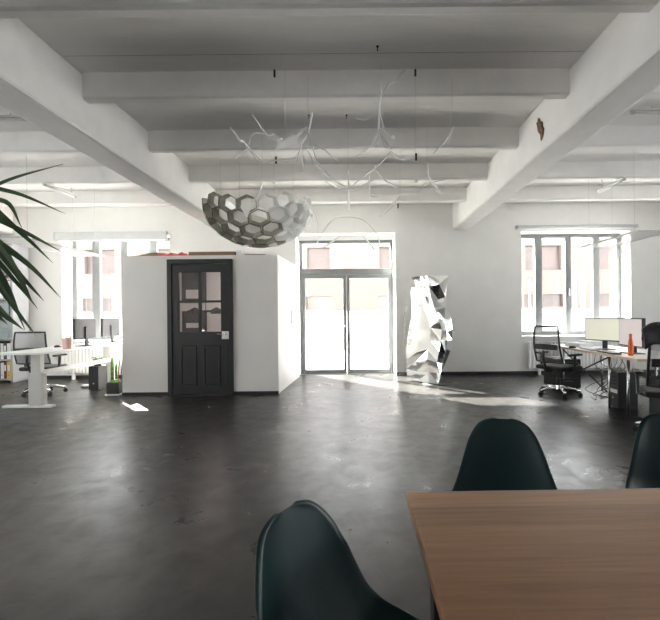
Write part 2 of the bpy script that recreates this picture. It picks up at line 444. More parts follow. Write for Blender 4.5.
# roller blind boxes over the windows
def blind(x0, x1, z0, z1, label):
    t = thing('roller_blind', label, 'roller blind', ((x0 + x1) / 2, YB - .05, z0))
    w = (x1 - x0) / 2
    obj('blind_cassette', bx((-w, -.045, 0), (w, .0495, z1 - z0)), 'blindgrey', t, bevel=.01)
    obj('hem_bar', bx((-w + .03, -.012, -.022), (w - .03, .012, -.0005)), 'wht', t, bevel=.004)
    for s in (-1, 1): obj('end_cap', bx((s * (w + .006) - .006, -.047, -.002), (s * (w + .006) + .006, .0495, z1 - z0 + .002)), 'lgrey', t)
blind(-6.16, -3.90, 2.845, 3.01, 'deep white roller blind box across the top of the window behind the left desk')
blind(3.30, 5.74, 3.0, 3.06, 'slim white roller blind rail above the window behind the trestle desk')

# radiators under both windows
def radiator(x0, x1, label):
    t = thing('radiator', label, 'radiator', ((x0 + x1) / 2, YB - .09, .0))
    w = (x1 - x0) / 2
    bm = bmesh.new(); nn = int((x1 - x0) / .07)
    us = [-w + 2 * w * i / (nn * 2) for i in range(nn * 2 + 1)]
    pr = []
    for i, u in enumerate(us): pr.append((u, -.045 + (.014 if i % 2 else 0)))
    fr = [[bm.verts.new((u, y, z)) for (u, y) in pr] for z in (.14, .68)]
    bk = [[bm.verts.new((u, .045, z)) for (u, y) in pr] for z in (.14, .68)]
    for i in range(len(pr) - 1):
        bm.faces.new((fr[0][i], fr[0][i + 1], fr[1][i + 1], fr[1][i])); bm.faces.new((bk[0][i], bk[0][i + 1], bk[1][i + 1], bk[1][i]))
        bm.faces.new((fr[0][i], fr[0][i + 1], bk[0][i + 1], bk[0][i])); bm.faces.new((fr[1][i], fr[1][i + 1], bk[1][i + 1], bk[1][i]))
    for i in (0, len(pr) - 1): bm.faces.new((fr[0][i], fr[1][i], bk[1][i], bk[0][i]))
    obj('radiator_panel', bm, 'wht', t)
    for s in (-1, 1): obj('foot', bx((s * w * .8 - .02, -.03, 0), (s * w * .8 + .02, .03, .1395)), 'wht', t)
    obj('pipe', tb([(w + .03, 0, 0), (w + .03, 0, .2), (w + .002, 0, .2)], .01), 'lgrey', t)
radiator(-6.0, -3.95, 'white ribbed radiator under the window behind the left desk')
radiator(3.5, 5.6, 'white ribbed radiator under the window behind the trestle desk')

# light switch and its conduit, intercom on the cabin
p = at(404.5, 318, YB)
t = thing('light_switch', 'tall grey light switch panel on white wall between door and mirror sculpture', 'switch', (p.x, YB, p.z - .13))
obj('switch_plate', bx((-.035, -.016, 0), (.035, -.001, .26)), 'lgrey', t, bevel=.004)
for k in range(3): obj('rocker', bx((-.026, -.022, .015 + k * .082), (.026, -.0165, .085 + k * .082)), 'steel', t)
obj('conduit', bx((-.008, -.012, -p.z + .2), (.008, -.001, -.001)), 'lgrey', t)

# ------------------------------------------------------------------ outside
struct('ground_outside', bx((-40, YB + .2, -.25), (40, 24, -.03)), 'ground')
FY = 22.0
fh = []
for x0_, x1_ in ((-18.2, -16.4), (-14.6, -12.8), (-10.9, -9.2), (-6.6, -4.9), (-2.72, -1.33), (1.12, 2.5), (5.6, 7.0), (8.9, 11.0), (12.8, 14.6), (17, 18.8)):
    fh.append((x0_, x1_, 1.55, 2.2)); fh.append((x0_ + .1, x1_ - .1, 3.5, 4.8))
struct('facade_outside', holed_wall(-24, 24, 1.42, 6.2, 0, .4, fh, lambda u, t, z: (u, FY + t, z)), 'brick')
struct('plinth_outside', bx((-24, FY - .12, -.03), (24, FY + .3, 1.42)), 'plinth')
fw_root = struct('facade_glazing_outside', bx((-24, FY + .25, 1.43), (24, FY + .3, 6.1)), 'bwin')

# ------------------------------------------------------------------ cabin
CYF = 6.71; CH = 2.26; cx0, cx1, cx1b = -3.82, -1.284, -1.20
dx0, dx1, dtop = -3.065, -2.012, 2.195
cab = thing('office_cabin', 'white box-like room cabin with a charcoal half-glazed door, standing against the wall', 'cabin', (0, 0, 0))
obj('front_wall', holed_wall(cx0, cx1, 0, CH, 0, .08, [(dx0 + .04, dx1 - .04, 0, dtop - .04)], lambda u, t, z: (u, CYF + t, z)), 'cabin', cab)
obj('side_wall', prism([(cx1 - .0, CYF + .0805, 0), (cx1b, YB - .02, 0), (cx1b - .08, YB - .02, 0), (cx1 - .08, CYF + .0805, 0)], (0, 0, CH)), 'cabin', cab)
obj('side_wall', bx((cx0, CYF + .0805, 0), (cx0 + .08, YB - .02, CH)), 'cabin', cab)
obj('roof_panel', prism([(cx0 + .081, CYF + .081, CH - .06), (cx1 - .085, CYF + .081, CH - .06), (cx1b - .085, YB - .03, CH - .06), (cx0 + .081, YB - .03, CH - .06)], (0, 0, .06)), 'cabin', cab)
obj('plinth_strip', bx((cx0 - .002, CYF - .014, 0), (dx0 - .001, CYF - .001, .045)), 'base', cab)
obj('plinth_strip', bx((dx1 + .001, CYF - .014, 0), (cx1 + .002, CYF - .001, .045)), 'base', cab)
# door: frame, leaf, panes, panels, handle
DY = CYF - .05
dr = obj('door', holed_wall(dx0, dx1, 0, dtop, 0, .16, [(dx0 + .075, dx1 - .075, .012, dtop - .075)], lambda u, t, z: (u, DY + t, z)), 'dkdoor', cab, bevel=.006)
lx0, lx1 = dx0 + .08, dx1 - .08
gx0, gx1, gz0, gz1 = -2.885, -2.205, 1.02, 1.985
gm, gzm = (gx0 + gx1) / 2, 1.51
holes = [(gx0, gm - .022, gz0, gzm - .018), (gm + .022, gx1, gz0, gzm - .018), (gx0, gm - .022, gzm + .018, gz1), (gm + .022, gx1, gzm + .018, gz1)]
leaf = obj('door_leaf', holed_wall(lx0, lx1, .02, dtop - .08, 0, .05, holes, lambda u, t, z: (u, DY + .02 + t, z)), 'dkdoor', dr, bevel=.006)
for (a, b, c_, d_) in holes: obj('pane', bx((a - .004, DY + .04, c_ - .004), (b + .004, DY + .046, d_ + .004)), 'pane2', dr)
for (a, b) in ((lx0 + .12, gm - .05), (gm + .05, lx1 - .12)):
    obj('panel', holed_wall(a, b, .14, .80, -.012, -.0005, [(a + .035, b - .035, .175, .765)], lambda u, t, z: (u, DY + .02 + t, z)), 'dkdoor', dr, bevel=.004)
hx = lx1 - .03
obj('handle', tb([(hx, DY + .014, .98), (hx, DY - .03, .98), (hx - .01, DY - .04, .98), (hx - .12, DY - .04, .98)], .011), 'chrome', dr)
obj('lock_plate', bx((hx - .06, DY - .006, .895), (hx + .055, DY + .0195, 1.025)), 'chrome', dr, bevel=.003)
obj('kick_threshold', bx((dx0 + .02, DY - .02, 0), (dx1 - .02, DY - .001, .014)), 'base', dr)
# added behind the panes: a brightening lamp, plus stand-ins for their reflections
t = thing('ceiling_lamp', 'round glowing lamp added inside the white cabin to brighten its panes', 'ceiling lamp', (-2.5, 7.5, CH - .061))
obj('fill_plate', lt([(.16, -.02), (.16, 0)], 24), 'wht', t); obj('fill_globe', lt([(.05, -.10), (.12, -.08), (.15, -.0205)], 24), 'glow', t, smooth=True)
def picture(x, z, w, h, lab):  # added picture in place of a shape reflected in the door glass
    t = thing('added_picture', lab, 'picture', (x, YB - .03, z))
    obj('picture_frame', holed_wall(-w / 2, w / 2, 0, h, -.02, 0, [(-w / 2 + .03, w / 2 - .03, .03, h - .03)], lambda u, t_, z_: (u, t_, z_)), 'blk', t)
    obj('picture_sheet', bx((-w / 2 + .031, -.012, .031), (w / 2 - .031, -.002, h - .031)), 'dkgrey', t); obj('mount_card', bx((-w / 2 + .08, -.0135, .08), (w / 2 - .12, -.0125, h * .42)), 'paper', t)
picture(-3.34, 1.55, .5, .62, 'added dark framed picture, stand-in for a reflection in the upper left pane of the cabin door')
picture(-3.34, .95, .5, .42, 'added pale sheet in a dark frame, stand-in for a reflection in the lower left pane of the cabin door')
t = thing('added_hanging_lamp', 'added black two-headed lamp shape, stand-in for reflections in the lower panes of the cabin door', 'lamp', (-2.82, 7.7, 1.36))
obj('lamp_bar', tb([(-.34, 0, 0), (.34, 0, 0)], .018, 8), 'blk', t)  # added dark silhouette in place of reflected shapes
for sx in (-1, 1): obj('lamp_shade', lt([(.11, -.05), (.09, .03), (.02, .07)], 16, (sx * .2, 0, 0)), 'blk', t)
obj('hanging_rod', tb([(0, 0, .0), (0, 0, CH - .0601 - 1.36)], .008, 6), 'blk', t)
# keypad on the right flank of the cabin
q = at(291.6, 319, 7.6); sx = cx1 + (cx1b - cx1) * (7.75 - CYF) / (YB - CYF)
ang = math.atan2(cx1b - cx1, YB - CYF)
t = thing('intercom', 'slim grey intercom on the right flank of the white cabin', 'intercom', (sx + .001, 7.75, 1.12), -ang)
obj('intercom_body', bx((0.001, -.05, 0), (.02, .05, .25)), 'lgrey', t, bevel=.004)
obj('speaker_grille', bx((.0205, -.035, .15), (.023, .035, .22)), 'steel', t)
obj('button', bx((.0205, -.02, .05), (.024, .02, .09)), 'wht', t)

# planks and parcels on the cabin roof
def roofthing(name, px0, px1, dy0, dy1, h, m, label, cat, bevel=.006, z=0.0):
    a = at(px0, 253, CYF + dy0); b = at(px1, 253, CYF + dy0)
    o = obj(name, bx((a.x - (a.x + b.x) / 2, 0, 0), (b.x - (a.x + b.x) / 2, dy1 - dy0, h)), m, bevel=bevel, loc=((a.x + b.x) / 2, CYF + dy0, CH + z))
    return tag(o, label, cat)
a = at(138, 253, CYF + .1).x; b = at(157, 253, CYF + .1).x
o = obj('wood_offcut', prism([(0, 0, 0), (b - a, 0, 0), (b - a, 0, .075), ((b - a) * .5, 0, .06), (0, 0, .03)], (0, .25, 0)), 'cardb', loc=(a, CYF + .1, CH), bevel=.003)
tag(o, 'short tapering brown wood offcut at the left end of the cabin roof', 'board')
# red wrapped bundle: lumpy
a = at(158, 253, CYF + .08).x; b = at(187, 253, CYF + .08).x
bm = bmesh.new(); nx, ny = 14, 6
def rb(i, j, top):
    x = (b - a) * i / nx; y = .3 * j / ny
    e = min(i, nx - i, 2) / 2 * min(j, ny - j, 1)
    return (x, y, (.055 + .018 * math.sin(i * 1.3) + .01 * math.cos(j * 2 + i)) * (.75 + .25 * min(e, 1)) if top else 0)
g = [[bm.verts.new(rb(i, j, True)) for j in range(ny + 1)] for i in range(nx + 1)]
g2 = [[bm.verts.new(rb(i, j, False)) for j in range(ny + 1)] for i in range(nx + 1)]
for i in range(nx):
    for j in range(ny):
        bm.faces.new((g[i][j], g[i + 1][j], g[i + 1][j + 1], g[i][j + 1])); bm.faces.new((g2[i][j], g2[i + 1][j], g2[i + 1][j + 1], g2[i][j + 1]))
for i in range(nx):
    for j in (0, ny): bm.faces.new((g[i][j], g[i + 1][j], g2[i + 1][j], g2[i][j]))
for j in range(ny):
    for i in (0, nx): bm.faces.new((g[i][j], g[i][j + 1], g2[i][j + 1], g2[i][j]))
tag(obj('red_bundle', bm, 'red', loc=(a, CYF + .08, CH)), 'red wrapped flat bundle lying on the cabin roof', 'bundle')
roofthing('wood_plank', 188.5, 235, .1, .3, .075, 'cardb', 'long brown wood plank in the middle of the cabin roof', 'board', .004)
roofthing('paper_roll_box', 236, 242, .06, .2, .085, 'whitep', 'small white carton next to the long plank on the cabin roof', 'carton', .004)
roofthing('wood_strip', 245, 265, .12, .24, .03, 'cardb', 'thin brown wood strip at the right end of the cabin roof', 'board', .003)

# ------------------------------------------------------------------ mirror sculpture
SY = 7.62
bp_ = onz(428, 383.5)
t = thing('mirror_sculpture', 'tall crumpled mirror-foil column sculpture standing beside the glass door', 'sculpture', (bp_.x, SY, 0))
lefts = [(408.5, 380), (408, 366), (407.5, 350), (409, 337), (413, 318), (413.5, 304), (411.5, 292), (413, 281)]
rights = [(438, 384), (441, 372), (445, 361), (450, 348), (451, 334), (449, 320), (443, 306), (447, 283)]
ridge = [(434, 386), (437, 372), (433, 360), (437, 346), (438, 328), (433, 315), (428, 300), (424, 277)]
def lerpl(lst, y):
    lst = sorted(lst, key=lambda p: p[1])
    if y <= lst[0][1]: return lst[0][0]
    for (x0, y0), (x1, y1) in zip(lst, lst[1:]):
        if y0 <= y <= y1: return x0 + (x1 - x0) * (y - y0) / max(1e-6, y1 - y0)
    return lst[-1][0]
rows = 11; R2 = random.Random(33)
bm = bmesh.new(); G = []
for i in range(rows):
    f = i / (rows - 1); y = 383 - f * 106
    z = .03 + f * 1.93
    xl = at(lerpl(lefts, y), y, SY).x - bp_.x; xr = at(lerpl(rights, y), y, SY).x - bp_.x; xm = at(lerpl(ridge, y), y, SY).x - bp_.x
    w = xr - xl
    jit = lambda s=.03: R2.uniform(-s, s)
    ring = [(xl, .20 + jit(.03), 0), (xl + (xm - xl) * .33, .02 + jit(.035), jit(.05)), (xl + (xm - xl) * .68, -.17 + jit(.035), jit(.05)), (xm, -.33 + jit(.02), jit(.01)),
            (xm + (xr - xm) * .5, -.25 + jit(.05), jit(.05)), (xr, -.13 + jit(.05), 0), (xm + (xr - xm) * .3, .38 + jit(.04), jit()), (xl + (xm - xl) * .4, .42 + jit(.04), jit())]
    if i in (0, rows - 1): ring = [(a_, b_, 0) for a_, b_, c_ in ring]
    G.append([bm.verts.new((a_, b_, z + c_ + (0 if i < rows - 1 else (.0 if k in (0, 5) else R2.uniform(-.02, .04))))) for k, (a_, b_, c_) in enumerate(ring)])
for i in range(rows - 1):
    for k in range(8):
        q4 = [G[i][k], G[i][(k + 1) % 8], G[i + 1][(k + 1) % 8], G[i + 1][k]]
        if R2.random() < .5: bm.faces.new(q4[:3]); bm.faces.new((q4[0], q4[2], q4[3]))
        else: bm.faces.new((q4[0], q4[1], q4[3])); bm.faces.new(q4[1:])
cv = bm.verts.new((sum(v.co.x for v in G[-1]) / 8, 0, 1.93))
for k in range(8): bm.faces.new((G[-1][k], G[-1][(k + 1) % 8], cv))
bm.faces.new(G[0])
obj('foil_body', bm, 'mirror', t)
obj('base_plate', lt([(.27, 0), (.275, .006), (.27, .013)], 40, (.18, -.05, 0)), 'dkgrey', t)
obj('foot_pin', lt([(.02, .0135), (.02, .0295)], 10, (.02, 0, 0)), 'steel', t)

# ------------------------------------------------------------------ honeycomb
HX = at(259, 206, 6.0)
hc = thing('honeycomb_pendant', 'hanging bowl of grey and white honeycomb cells under the ceiling ribs', 'pendant sculpture', HX)
ra, rz_, ry_ = .79, .60, .70
cell = .150
cells = []
for q in range(-6, 7):
    for r in range(-6, 7):
        x = cell * math.sqrt(3) * (q + r / 2); y = cell * 1.5 * r
        d = math.hypot(x, y)
        if d < 1.0: cells.append((x, y))
tilt = Matrix.Rotation(math.radians(-52), 3, 'X')
def sph(x, y, s=1.0):
    d = math.hypot(x, y); th = d / .72; ph = math.atan2(y, x)
    v = Vector((math.sin(th) * math.cos(ph), math.sin(th) * math.sin(ph), -math.cos(th)))
    v = tilt.transposed() @ v if False else Matrix.Rotation(math.radians(-40), 3, 'X') @ v
    return Vector((v.x * ra * s, v.y * ry_ * s, v.z * rz_ * s))
for (x, y) in cells:
    c0 = sph(x, y)
    if c0.z > .03: continue
    bm = bmesh.new(); rings = []
    for sc, s in ((.965, 1.0), (.915, 1.004), (.80, .89), (.90, .875)):
        rings.append([bm.verts.new(sph(x + cell * sc * math.cos(PI / 6 + k * PI / 3), y + cell * sc * math.sin(PI / 6 + k * PI / 3), s)) for k in range(6)])
    for a_ in range(4):
        A, B = rings[a_], rings[(a_ + 1) % 4]
        for k in range(6):
            f = bm.faces.new((A[k], A[(k + 1) % 6], B[(k + 1) % 6], B[k])); f.material_index = 1 if a_ == 0 else 0
    # back card across two thirds of the cell, leaving a slit
    bm.faces.new([rings[2][k] for k in (0, 1, 2, 3)]).material_index = 2
    if R.random() < .8: bm.faces.new([rings[2][k] for k in (0, 3, 4, 5)]).material_index = 2
    clear = c0.x > .28 + R.uniform(-.08, .08)
    obj('honeycomb_cell', bm, ['hexc', 'hexc', 'hexc'] if clear else ['hexg', 'hexd', 'hexw'], hc, label='clear plastic cell' if clear else None)
for (x, y) in ((-.55, .0), (-.25, -.1), (.2, .1), (.5, 0)):
    obj('hanging_wire', tb([(x, y, -.02), (x, y, ZC - HX.z)], .0025, 5), 'lgrey', hc)

# ------------------------------------------------------------------ transparent mobiles
def pxs(pts, Y): return [at(x, y, Y) for x, y in pts]
def mobile(name, label, Y, arms, sheets=(), threads=(), clips=(), cat='mobile'):
    allp = [at(*a[0], Y) for a, *_ in [(x[0],) for x in arms]]
    o0 = sum(allp, Vector()) / len(allp)
    t = thing(name, label, cat, o0)
    L = lambda v: v - o0
    for pts, r in arms:
        c = smooth_curve([L(v + Vector((0, dy, 0))) for v, dy in zip(pxs(pts, Y), [0, .06, -.05, .04, 0, .05, -.04][:len(pts)])], 5) if len(pts) > 2 else [L(v) for v in pxs(pts, Y)]
        k = len(c)
        rr = [r * 1.15 * (.5 + .5 * math.sin(PI * min(1, (i + .6) / k))) for i in range(k)]
        obj('arm', (lambda b: (tube(b, c, rr, 7), b)[1])(bmesh.new()), 'acryl', t, smooth=True)
    for pts, m in sheets:
        obj('sheet', prism([L(v) for v in pxs(pts, Y)], (0, .006, 0)), 'film' if m == 'whitep' else m, t)
    for (x, y, x2, y2) in threads:
        a, b = at(x, y, Y), at(x2, y2, Y)
        top = Vector((b.x, b.y, min(b.z, ZC)))
        obj('thread', tb([L(a), L(top)], .0016, 5), 'lgrey', t)
    for (x, y) in clips:
        a = L(at(x, y, Y)); obj('clip', bx((a.x - .008, a.y - .008, a.z - .03), (a.x + .008, a.y + .008, a.z + .03)), 'dkgrey', t)
    return t
YM = 3.62
mobile('hanging_mobile', 'clear acrylic mobile with a white curved panel hanging left of the middle', YM,
    [([(230.0, 127.5), (238.8, 138.8), (245.6, 145.0), (257.5, 160.0)], .010), ([(233.8, 160.0), (245.6, 145.0), (253.8, 136.2), (265.0, 132.5)], .006),
     ([(252.5, 115.0), (265.0, 131.2), (275.0, 136.2), (285.0, 140.0)], .008), ([(312.5, 112.5), (307.5, 130.0), (302.5, 146.2), (296.2, 160.0)], .007),
     ([(247.5, 146.2), (261.2, 158.8), (276.2, 162.5), (292.5, 157.5), (302.5, 146.2)], .006), ([(307.5, 130.0), (312.5, 145.0), (323.8, 151.2), (337.5, 160.0)], .007),
     ([(265.0, 132.5), (285.0, 138.8), (307.5, 130.0)], .010), ([(307.5, 130.0), (316.2, 157.5), (325.0, 172.5), (336.2, 181.2)], .006)],
    sheets=[([(265.0, 133.1), (275.0, 135.6), (285.0, 136.9), (296.2, 135.0), (307.5, 131.2), (298.8, 138.8), (298.1, 148.1), (286.2, 147.5), (275.0, 149.4), (278.8, 142.5), (275.0, 137.5)], 'whitep'),
            ([(307.5, 131.2), (306.2, 145.0), (318.8, 147.5)], 'acryl_thin')],
    threads=[(285, 136, 285, 70), (307.5, 130, 308, 75)], clips=[(276, 160), (274.5, 73.5)])
mobile('hanging_mobile', 'clear acrylic mobile with one long arm reaching up, hanging in the middle', YM,
    [([(406, 68), (397, 77), (388, 88), (382, 93), (376, 103)], .008), ([(381, 70), (381, 92), (379, 112), (379, 128), (378, 144)], .008),
     ([(379, 128), (370, 145), (357, 158)], .007), ([(380, 116), (386, 128), (392, 138)], .006), ([(379, 128), (385, 143), (391, 151)], .008),
     ([(391, 151), (403, 157), (414, 159)], .009), ([(391, 151), (382, 160), (373, 169)], .006),
     ([(376, 112), (366, 117), (355, 121)], .004)],
    sheets=[([(378, 129), (369, 148), (391, 148)], 'acryl_thin'), ([(398, 76), (403, 69.5), (407, 67.5), (406, 70.5), (400, 76.5)], 'acryl'),
            ([(390, 135), (394, 136), (395.5, 140), (391.5, 139)], 'acryl')],
    threads=[(381, 71, 381, 65), (415, 158, 415.5, 66)], clips=[(416, 157), (415.3, 73)])
mobile('hanging_mobile', 'small clear mobile blade hanging at the far right of the mobiles', YM,
    [([(455, 126), (450, 133), (445, 142), (434, 152)], .007)],
    sheets=[([(454, 127), (451.5, 137), (447, 144), (443, 144), (447, 137)], 'acryl')],
    threads=[(452, 130, 452, 78)])
mobile('hanging_mobile', 'clear arched mobile hanging low in front of the glass door', 5.5,
    [([(348.5, 180), (348.5, 196), (348.5, 213)], .012), ([(317, 243), (322, 232), (334, 220), (348, 216), (364, 220), (376, 232), (381, 248)], .010),
     ([(305, 200), (316, 216), (319, 236)], .011), ([(400, 196), (391, 206), (380, 217)], .013), ([(324, 181), (348, 190), (373, 181)], .010),
     ([(341, 235), (332, 241), (324, 248)], .010), ([(362, 235), (370, 243), (374, 250)], .010)],
    threads=[(348.5, 181, 348.5, 170), (400, 197, 400, 150)], clips=[(398, 206)])
mobile('hanging_mobile', 'clear mobile with forked arms hanging behind the long-armed mobile', 4.7,
    [([(307, 149), (318, 167), (330, 178), (348, 188)], .008), ([(348, 170), (349, 186)], .008), ([(391, 152), (378, 164), (364, 178), (349, 187)], .007),
     ([(369, 173), (371, 192), (377, 198)], .009), ([(374, 168), (387, 180), (399, 190)], .006), ([(427, 164), (432, 180), (441, 193)], .008),
     ([(418, 193), (428, 182), (445, 181)], .006), ([(302, 155), (303, 172)], .010)],
    sheets=[([(432, 181), (438, 187), (441, 194), (436, 190)], 'acryl')], threads=[(348, 171, 348, 120), (427, 165, 427, 120), (303, 155, 303, 120)])
mobile('hanging_kite', 'white triangular sheet hanging in front of the honeycomb bowl', 4.9,
    [([(262.5, 181), (257, 194), (252, 203)], .010), ([(296, 193), (301, 197), (306, 202)], .010)],
    sheets=[([(240, 206), (253, 200), (247, 219)], 'whitep')], threads=[(262, 182, 262.5, 130)], cat='mobile')

# ceiling fixtures: hooks and sensors
for (x, y, z, lab) in ((377.5, 46, ZC, 'small black hook on the ceiling board above the long-armed mobile'), (309, 115, ZC, 'small black hook on the ceiling left of the middle mobile'),
                       (346.5, 115, ZC, 'small black hook on the ceiling by the middle of the second bay')):
    dx, dy = unroll(x, y); Y = (z - HC) * F / -dy
    tag(obj('ceiling_hook', lt([(.012, -.004), (.012, -.010), (.004, -.014), (.004, -.035), (.007, -.038), (.003, -.045)], 10, (0, 0, 0)), 'blk', loc=(dx * Y / F, Y, z + .003)), lab, 'hook')
for (x, y, z, lab) in ((274.5, 175, 3.295, 'tiny white sensor dot under the rib behind the white-panelled mobile'), (416.5, 172, 3.295, 'tiny white sensor dot under the rib right of the long-armed mobile')):
    Y = 6.255; dx, dy = unroll(x, y)
    tag(obj('ceiling_sensor', lt([(.035, 0), (.03, -.02), (.012, -.03)], 14), 'wht', loc=(dx * Y / F, Y, z)), lab, 'sensor')

# ceiling luminaires
def tube_lamp(c, length, rz, label, m='wht', drop=0.0):
    t = thing('ceiling_lamp', label, 'ceiling lamp', c, rz)
    obj('lamp_housing', bx((-length / 2, -.025, -.025), (length / 2, .025, -.001)), m, t, bevel=.004)
    obj('lamp_tube', tb([(-length / 2 + .04, 0, -.045), (length / 2 - .04, 0, -.045)], .016, 10), 'whitep', t, smooth=True)
    for s in (-1, 1):
        obj('tube_socket', bx((s * (length / 2 - .02) - .02, -.012, -.06), (s * (length / 2 - .02) + .02, .012, -.0255)), 'lgrey', t)
        if drop: obj('hanging_rod', tb([(s * length * .35, 0, 0), (s * length * .35, 0, drop)], .006, 6), 'lgrey', t)
a = at(31, 120, 4.55); tube_lamp((a.x - .75, 4.55, a.z + .05), 1.5, 0, 'long tube lamp in the ceiling bay above the left side, running crosswise', 'lgrey', ZC - a.z - .05)
a = at(631, 113.5, 4.55); tube_lamp((a.x + .75, 4.55, a.z + .05), 1.5, 0, 'long tube lamp in the ceiling bay above the right side, running crosswise', 'lgrey', ZC - a.z - .05)
a = at(59, 191, 6.7); tube_lamp((-4.65, 6.5, 3.30), .7, math.radians(90), 'white tube lamp hanging above the left desk, running towards the window', 'wht', ZC - 3.30)
a = at(613, 187, 6.7); tube_lamp((4.03, 6.52, 3.30), .7, math.radians(90), 'white tube lamp hanging above the trestle desk, running towards the window', 'wht', ZC - 3.30)

def slab_lamp(x0, x1, y0, y1, z, label):
    t = thing('pendant_lamp', label, 'pendant lamp', ((x0 + x1) / 2, (y0 + y1) / 2, z))
    w, l = (x1 - x0) / 2, (y1 - y0) / 2
    obj('glass_slab', bx((-w, -l, 0), (w, l, .012)), 'lampg', t)
    obj('edge_rail', bx((-w - .008, -l, -.004), (-w - .0005, l, .018)), 'lgrey', t)
    obj('edge_rail', bx((w + .0005, -l, -.004), (w + .008, l, .018)), 'lgrey', t)
    for sx in (-1, 1):
        for sy in (-1, 1):
            obj('hanging_wire', tb([(sx * w * .8, sy * l * .8, .0125), (sx * w * .8, sy * l * .8, ZC - z)], .002, 5), 'lgrey', t)
slab_lamp(3.82, 4.30, 5.6, 7.0, 2.37, 'flat frosted glass panel lamp hanging over the trestle desk')
slab_lamp(-5.0, -4.52, 5.55, 7.4, 2.36, 'flat frosted glass panel lamp hanging over the left desk')

# ------------------------------------------------------------------ bookshelf with binders (left)
bsx0, bsx1, bsy0, bsy1 = -8.2, -6.72, 8.06, 8.46
sh = thing('bookshelf', 'tall grey metal bookshelf full of binders at the left edge by the wall', 'bookshelf', (bsx0, bsy0, 0))
W_, D_ = bsx1 - bsx0, bsy1 - bsy0
for x in (0, W_ - .05):
    obj('side_panel', bx((x, 0, 0), (x + .05, D_, 2.82)), 'silver', sh, bevel=.004)
levels = [.05, .43, .84, 1.28, 1.62, 2.1, 2.78]
for z in levels:
    obj('shelf', bx((.051, .005, z), (W_ - .051, D_, z + .03)), 'silver', sh)
obj('back_panel', bx((.051, D_ - .012, .09), (W_ - .051, D_ - .001, 2.77)), 'lgrey', sh) if False else None
def binder(x, z, m, w, h, label):
    t = thing('binder', label, 'binder', (x, bsy0 + .03, z), 0, 'binders in the bookshelf')
    obj('spine_cover', bx((0, 0, 0), (w, .28, h)), m, t, bevel=.003)
    obj('label_tag', bx((w * .2, -.002, h * .45), (w * .8, -.0003, h * .8)), 'paper', t)
    obj('finger_ring', lt([(.010, 0), (.010, .003)], 10), 'chrome', t).matrix_local = Matrix.Translation((w / 2, -.0005, h * .2)) @ Matrix.Rotation(PI / 2, 4, 'X')
rowspec = [(.081, .33, [('yel', .075, 'yellow binder on the lowest shelf nearest the shelf post'), ('drk', .05, 'maroon binder beside the yellow one on the lowest shelf'), ('paper', .06, 'white binder left of the maroon one on the lowest shelf'), ('blk', .05, 'black binder on the lowest shelf beside a white one'), ('blue', .08, 'blue binder on the lowest shelf of the bookshelf')]),
           (.461, .33, [('paper', .07, 'white binder on the second shelf next to the post'), ('dkgrey', .06, 'dark grey binder on the second shelf'), ('paper', .055, 'white binder on the second shelf between two dark binders'), ('blk', .08, 'black binder on the second shelf'), ('blk', .08, 'second black binder on the second shelf, further from the post')]),
           (1.651, .36, [('paper', .04, 'slim white binder beside the red one on the upper shelf'), ('redp', .085, 'red binder on the upper shelf behind the yucca leaves'), ('paper', .08, 'white binder on the upper shelf left of the red one'), ('dkgrey', .08, 'grey binder on the upper shelf behind the yucca leaves')])]
for z, h, lst in rowspec:
    x = bsx1 - .07
    for (m, w, lab) in lst:
        x -= w + .006; binder(x, z, m, w, h - (.02 if m in ('paper',) else 0), lab)
def crate(x, z, w, h, lab):
    t = thing('storage_box', lab, 'box', (x, bsy0 + .03, z))
    obj('box_body', bx((0, 0, 0), (w, .3, h - .03)), 'greyp', t, bevel=.008)
    obj('box_lid', bx((-.006, -.006, h - .0295), (w + .006, .306, h)), 'silver', t, bevel=.006)
crate(bsx1 - .44, .871, .36, .2, 'grey-green plastic storage box in the middle of the bookshelf, lower of two')
crate(bsx1 - .44, 1.0715, .36, .17, 'grey-green plastic storage box in the middle of the bookshelf, upper of two')
crate(bsx1 - .5, 1.311, .4, .26, 'shallow grey plastic storage box above the two stacked ones in the bookshelf')
crate(bsx1 - .5, 2.131, .4, .4, 'large grey plastic storage box on the top level of the bookshelf')

# ------------------------------------------------------------------ left sit-stand desk
LX0, LX1, LY0, LY1, LZ = -4.95, -4.32, 5.62, 7.72, .80
dk = thing('standing_desk', 'white sit-stand desk with grey lifting columns, by the left window', 'desk', (LX0, LY0, 0))
obj('tabletop', bx((0, 0, LZ - .028), (LX1 - LX0, LY1 - LY0, LZ)), 'wht', dk, bevel=.004)
for y in (.22, 1.88):
    lg = obj('leg', bx((.33, y - .05, .045), (.52, y + .05, .50)), 'lgrey', dk, bevel=.006, label='grey lifting column')
    obj('inner_column', bx((.36, y - .04, .501), (.49, y + .04, LZ - .0285)), 'lgrey', lg)
    obj('foot', bx((-.05, y - .045, .008), (.65, y + .045, .0445)), 'wht', lg, bevel=.008)
    for x in (.02, .58): obj('glide', lt([(.022, 0), (.022, .0075)], 12, (x, y, 0)), 'blk', lg)
obj('cross_beam', bx((.525, .18, .485), (.585, 1.92, .545)), 'wht', dk, bevel=.004)

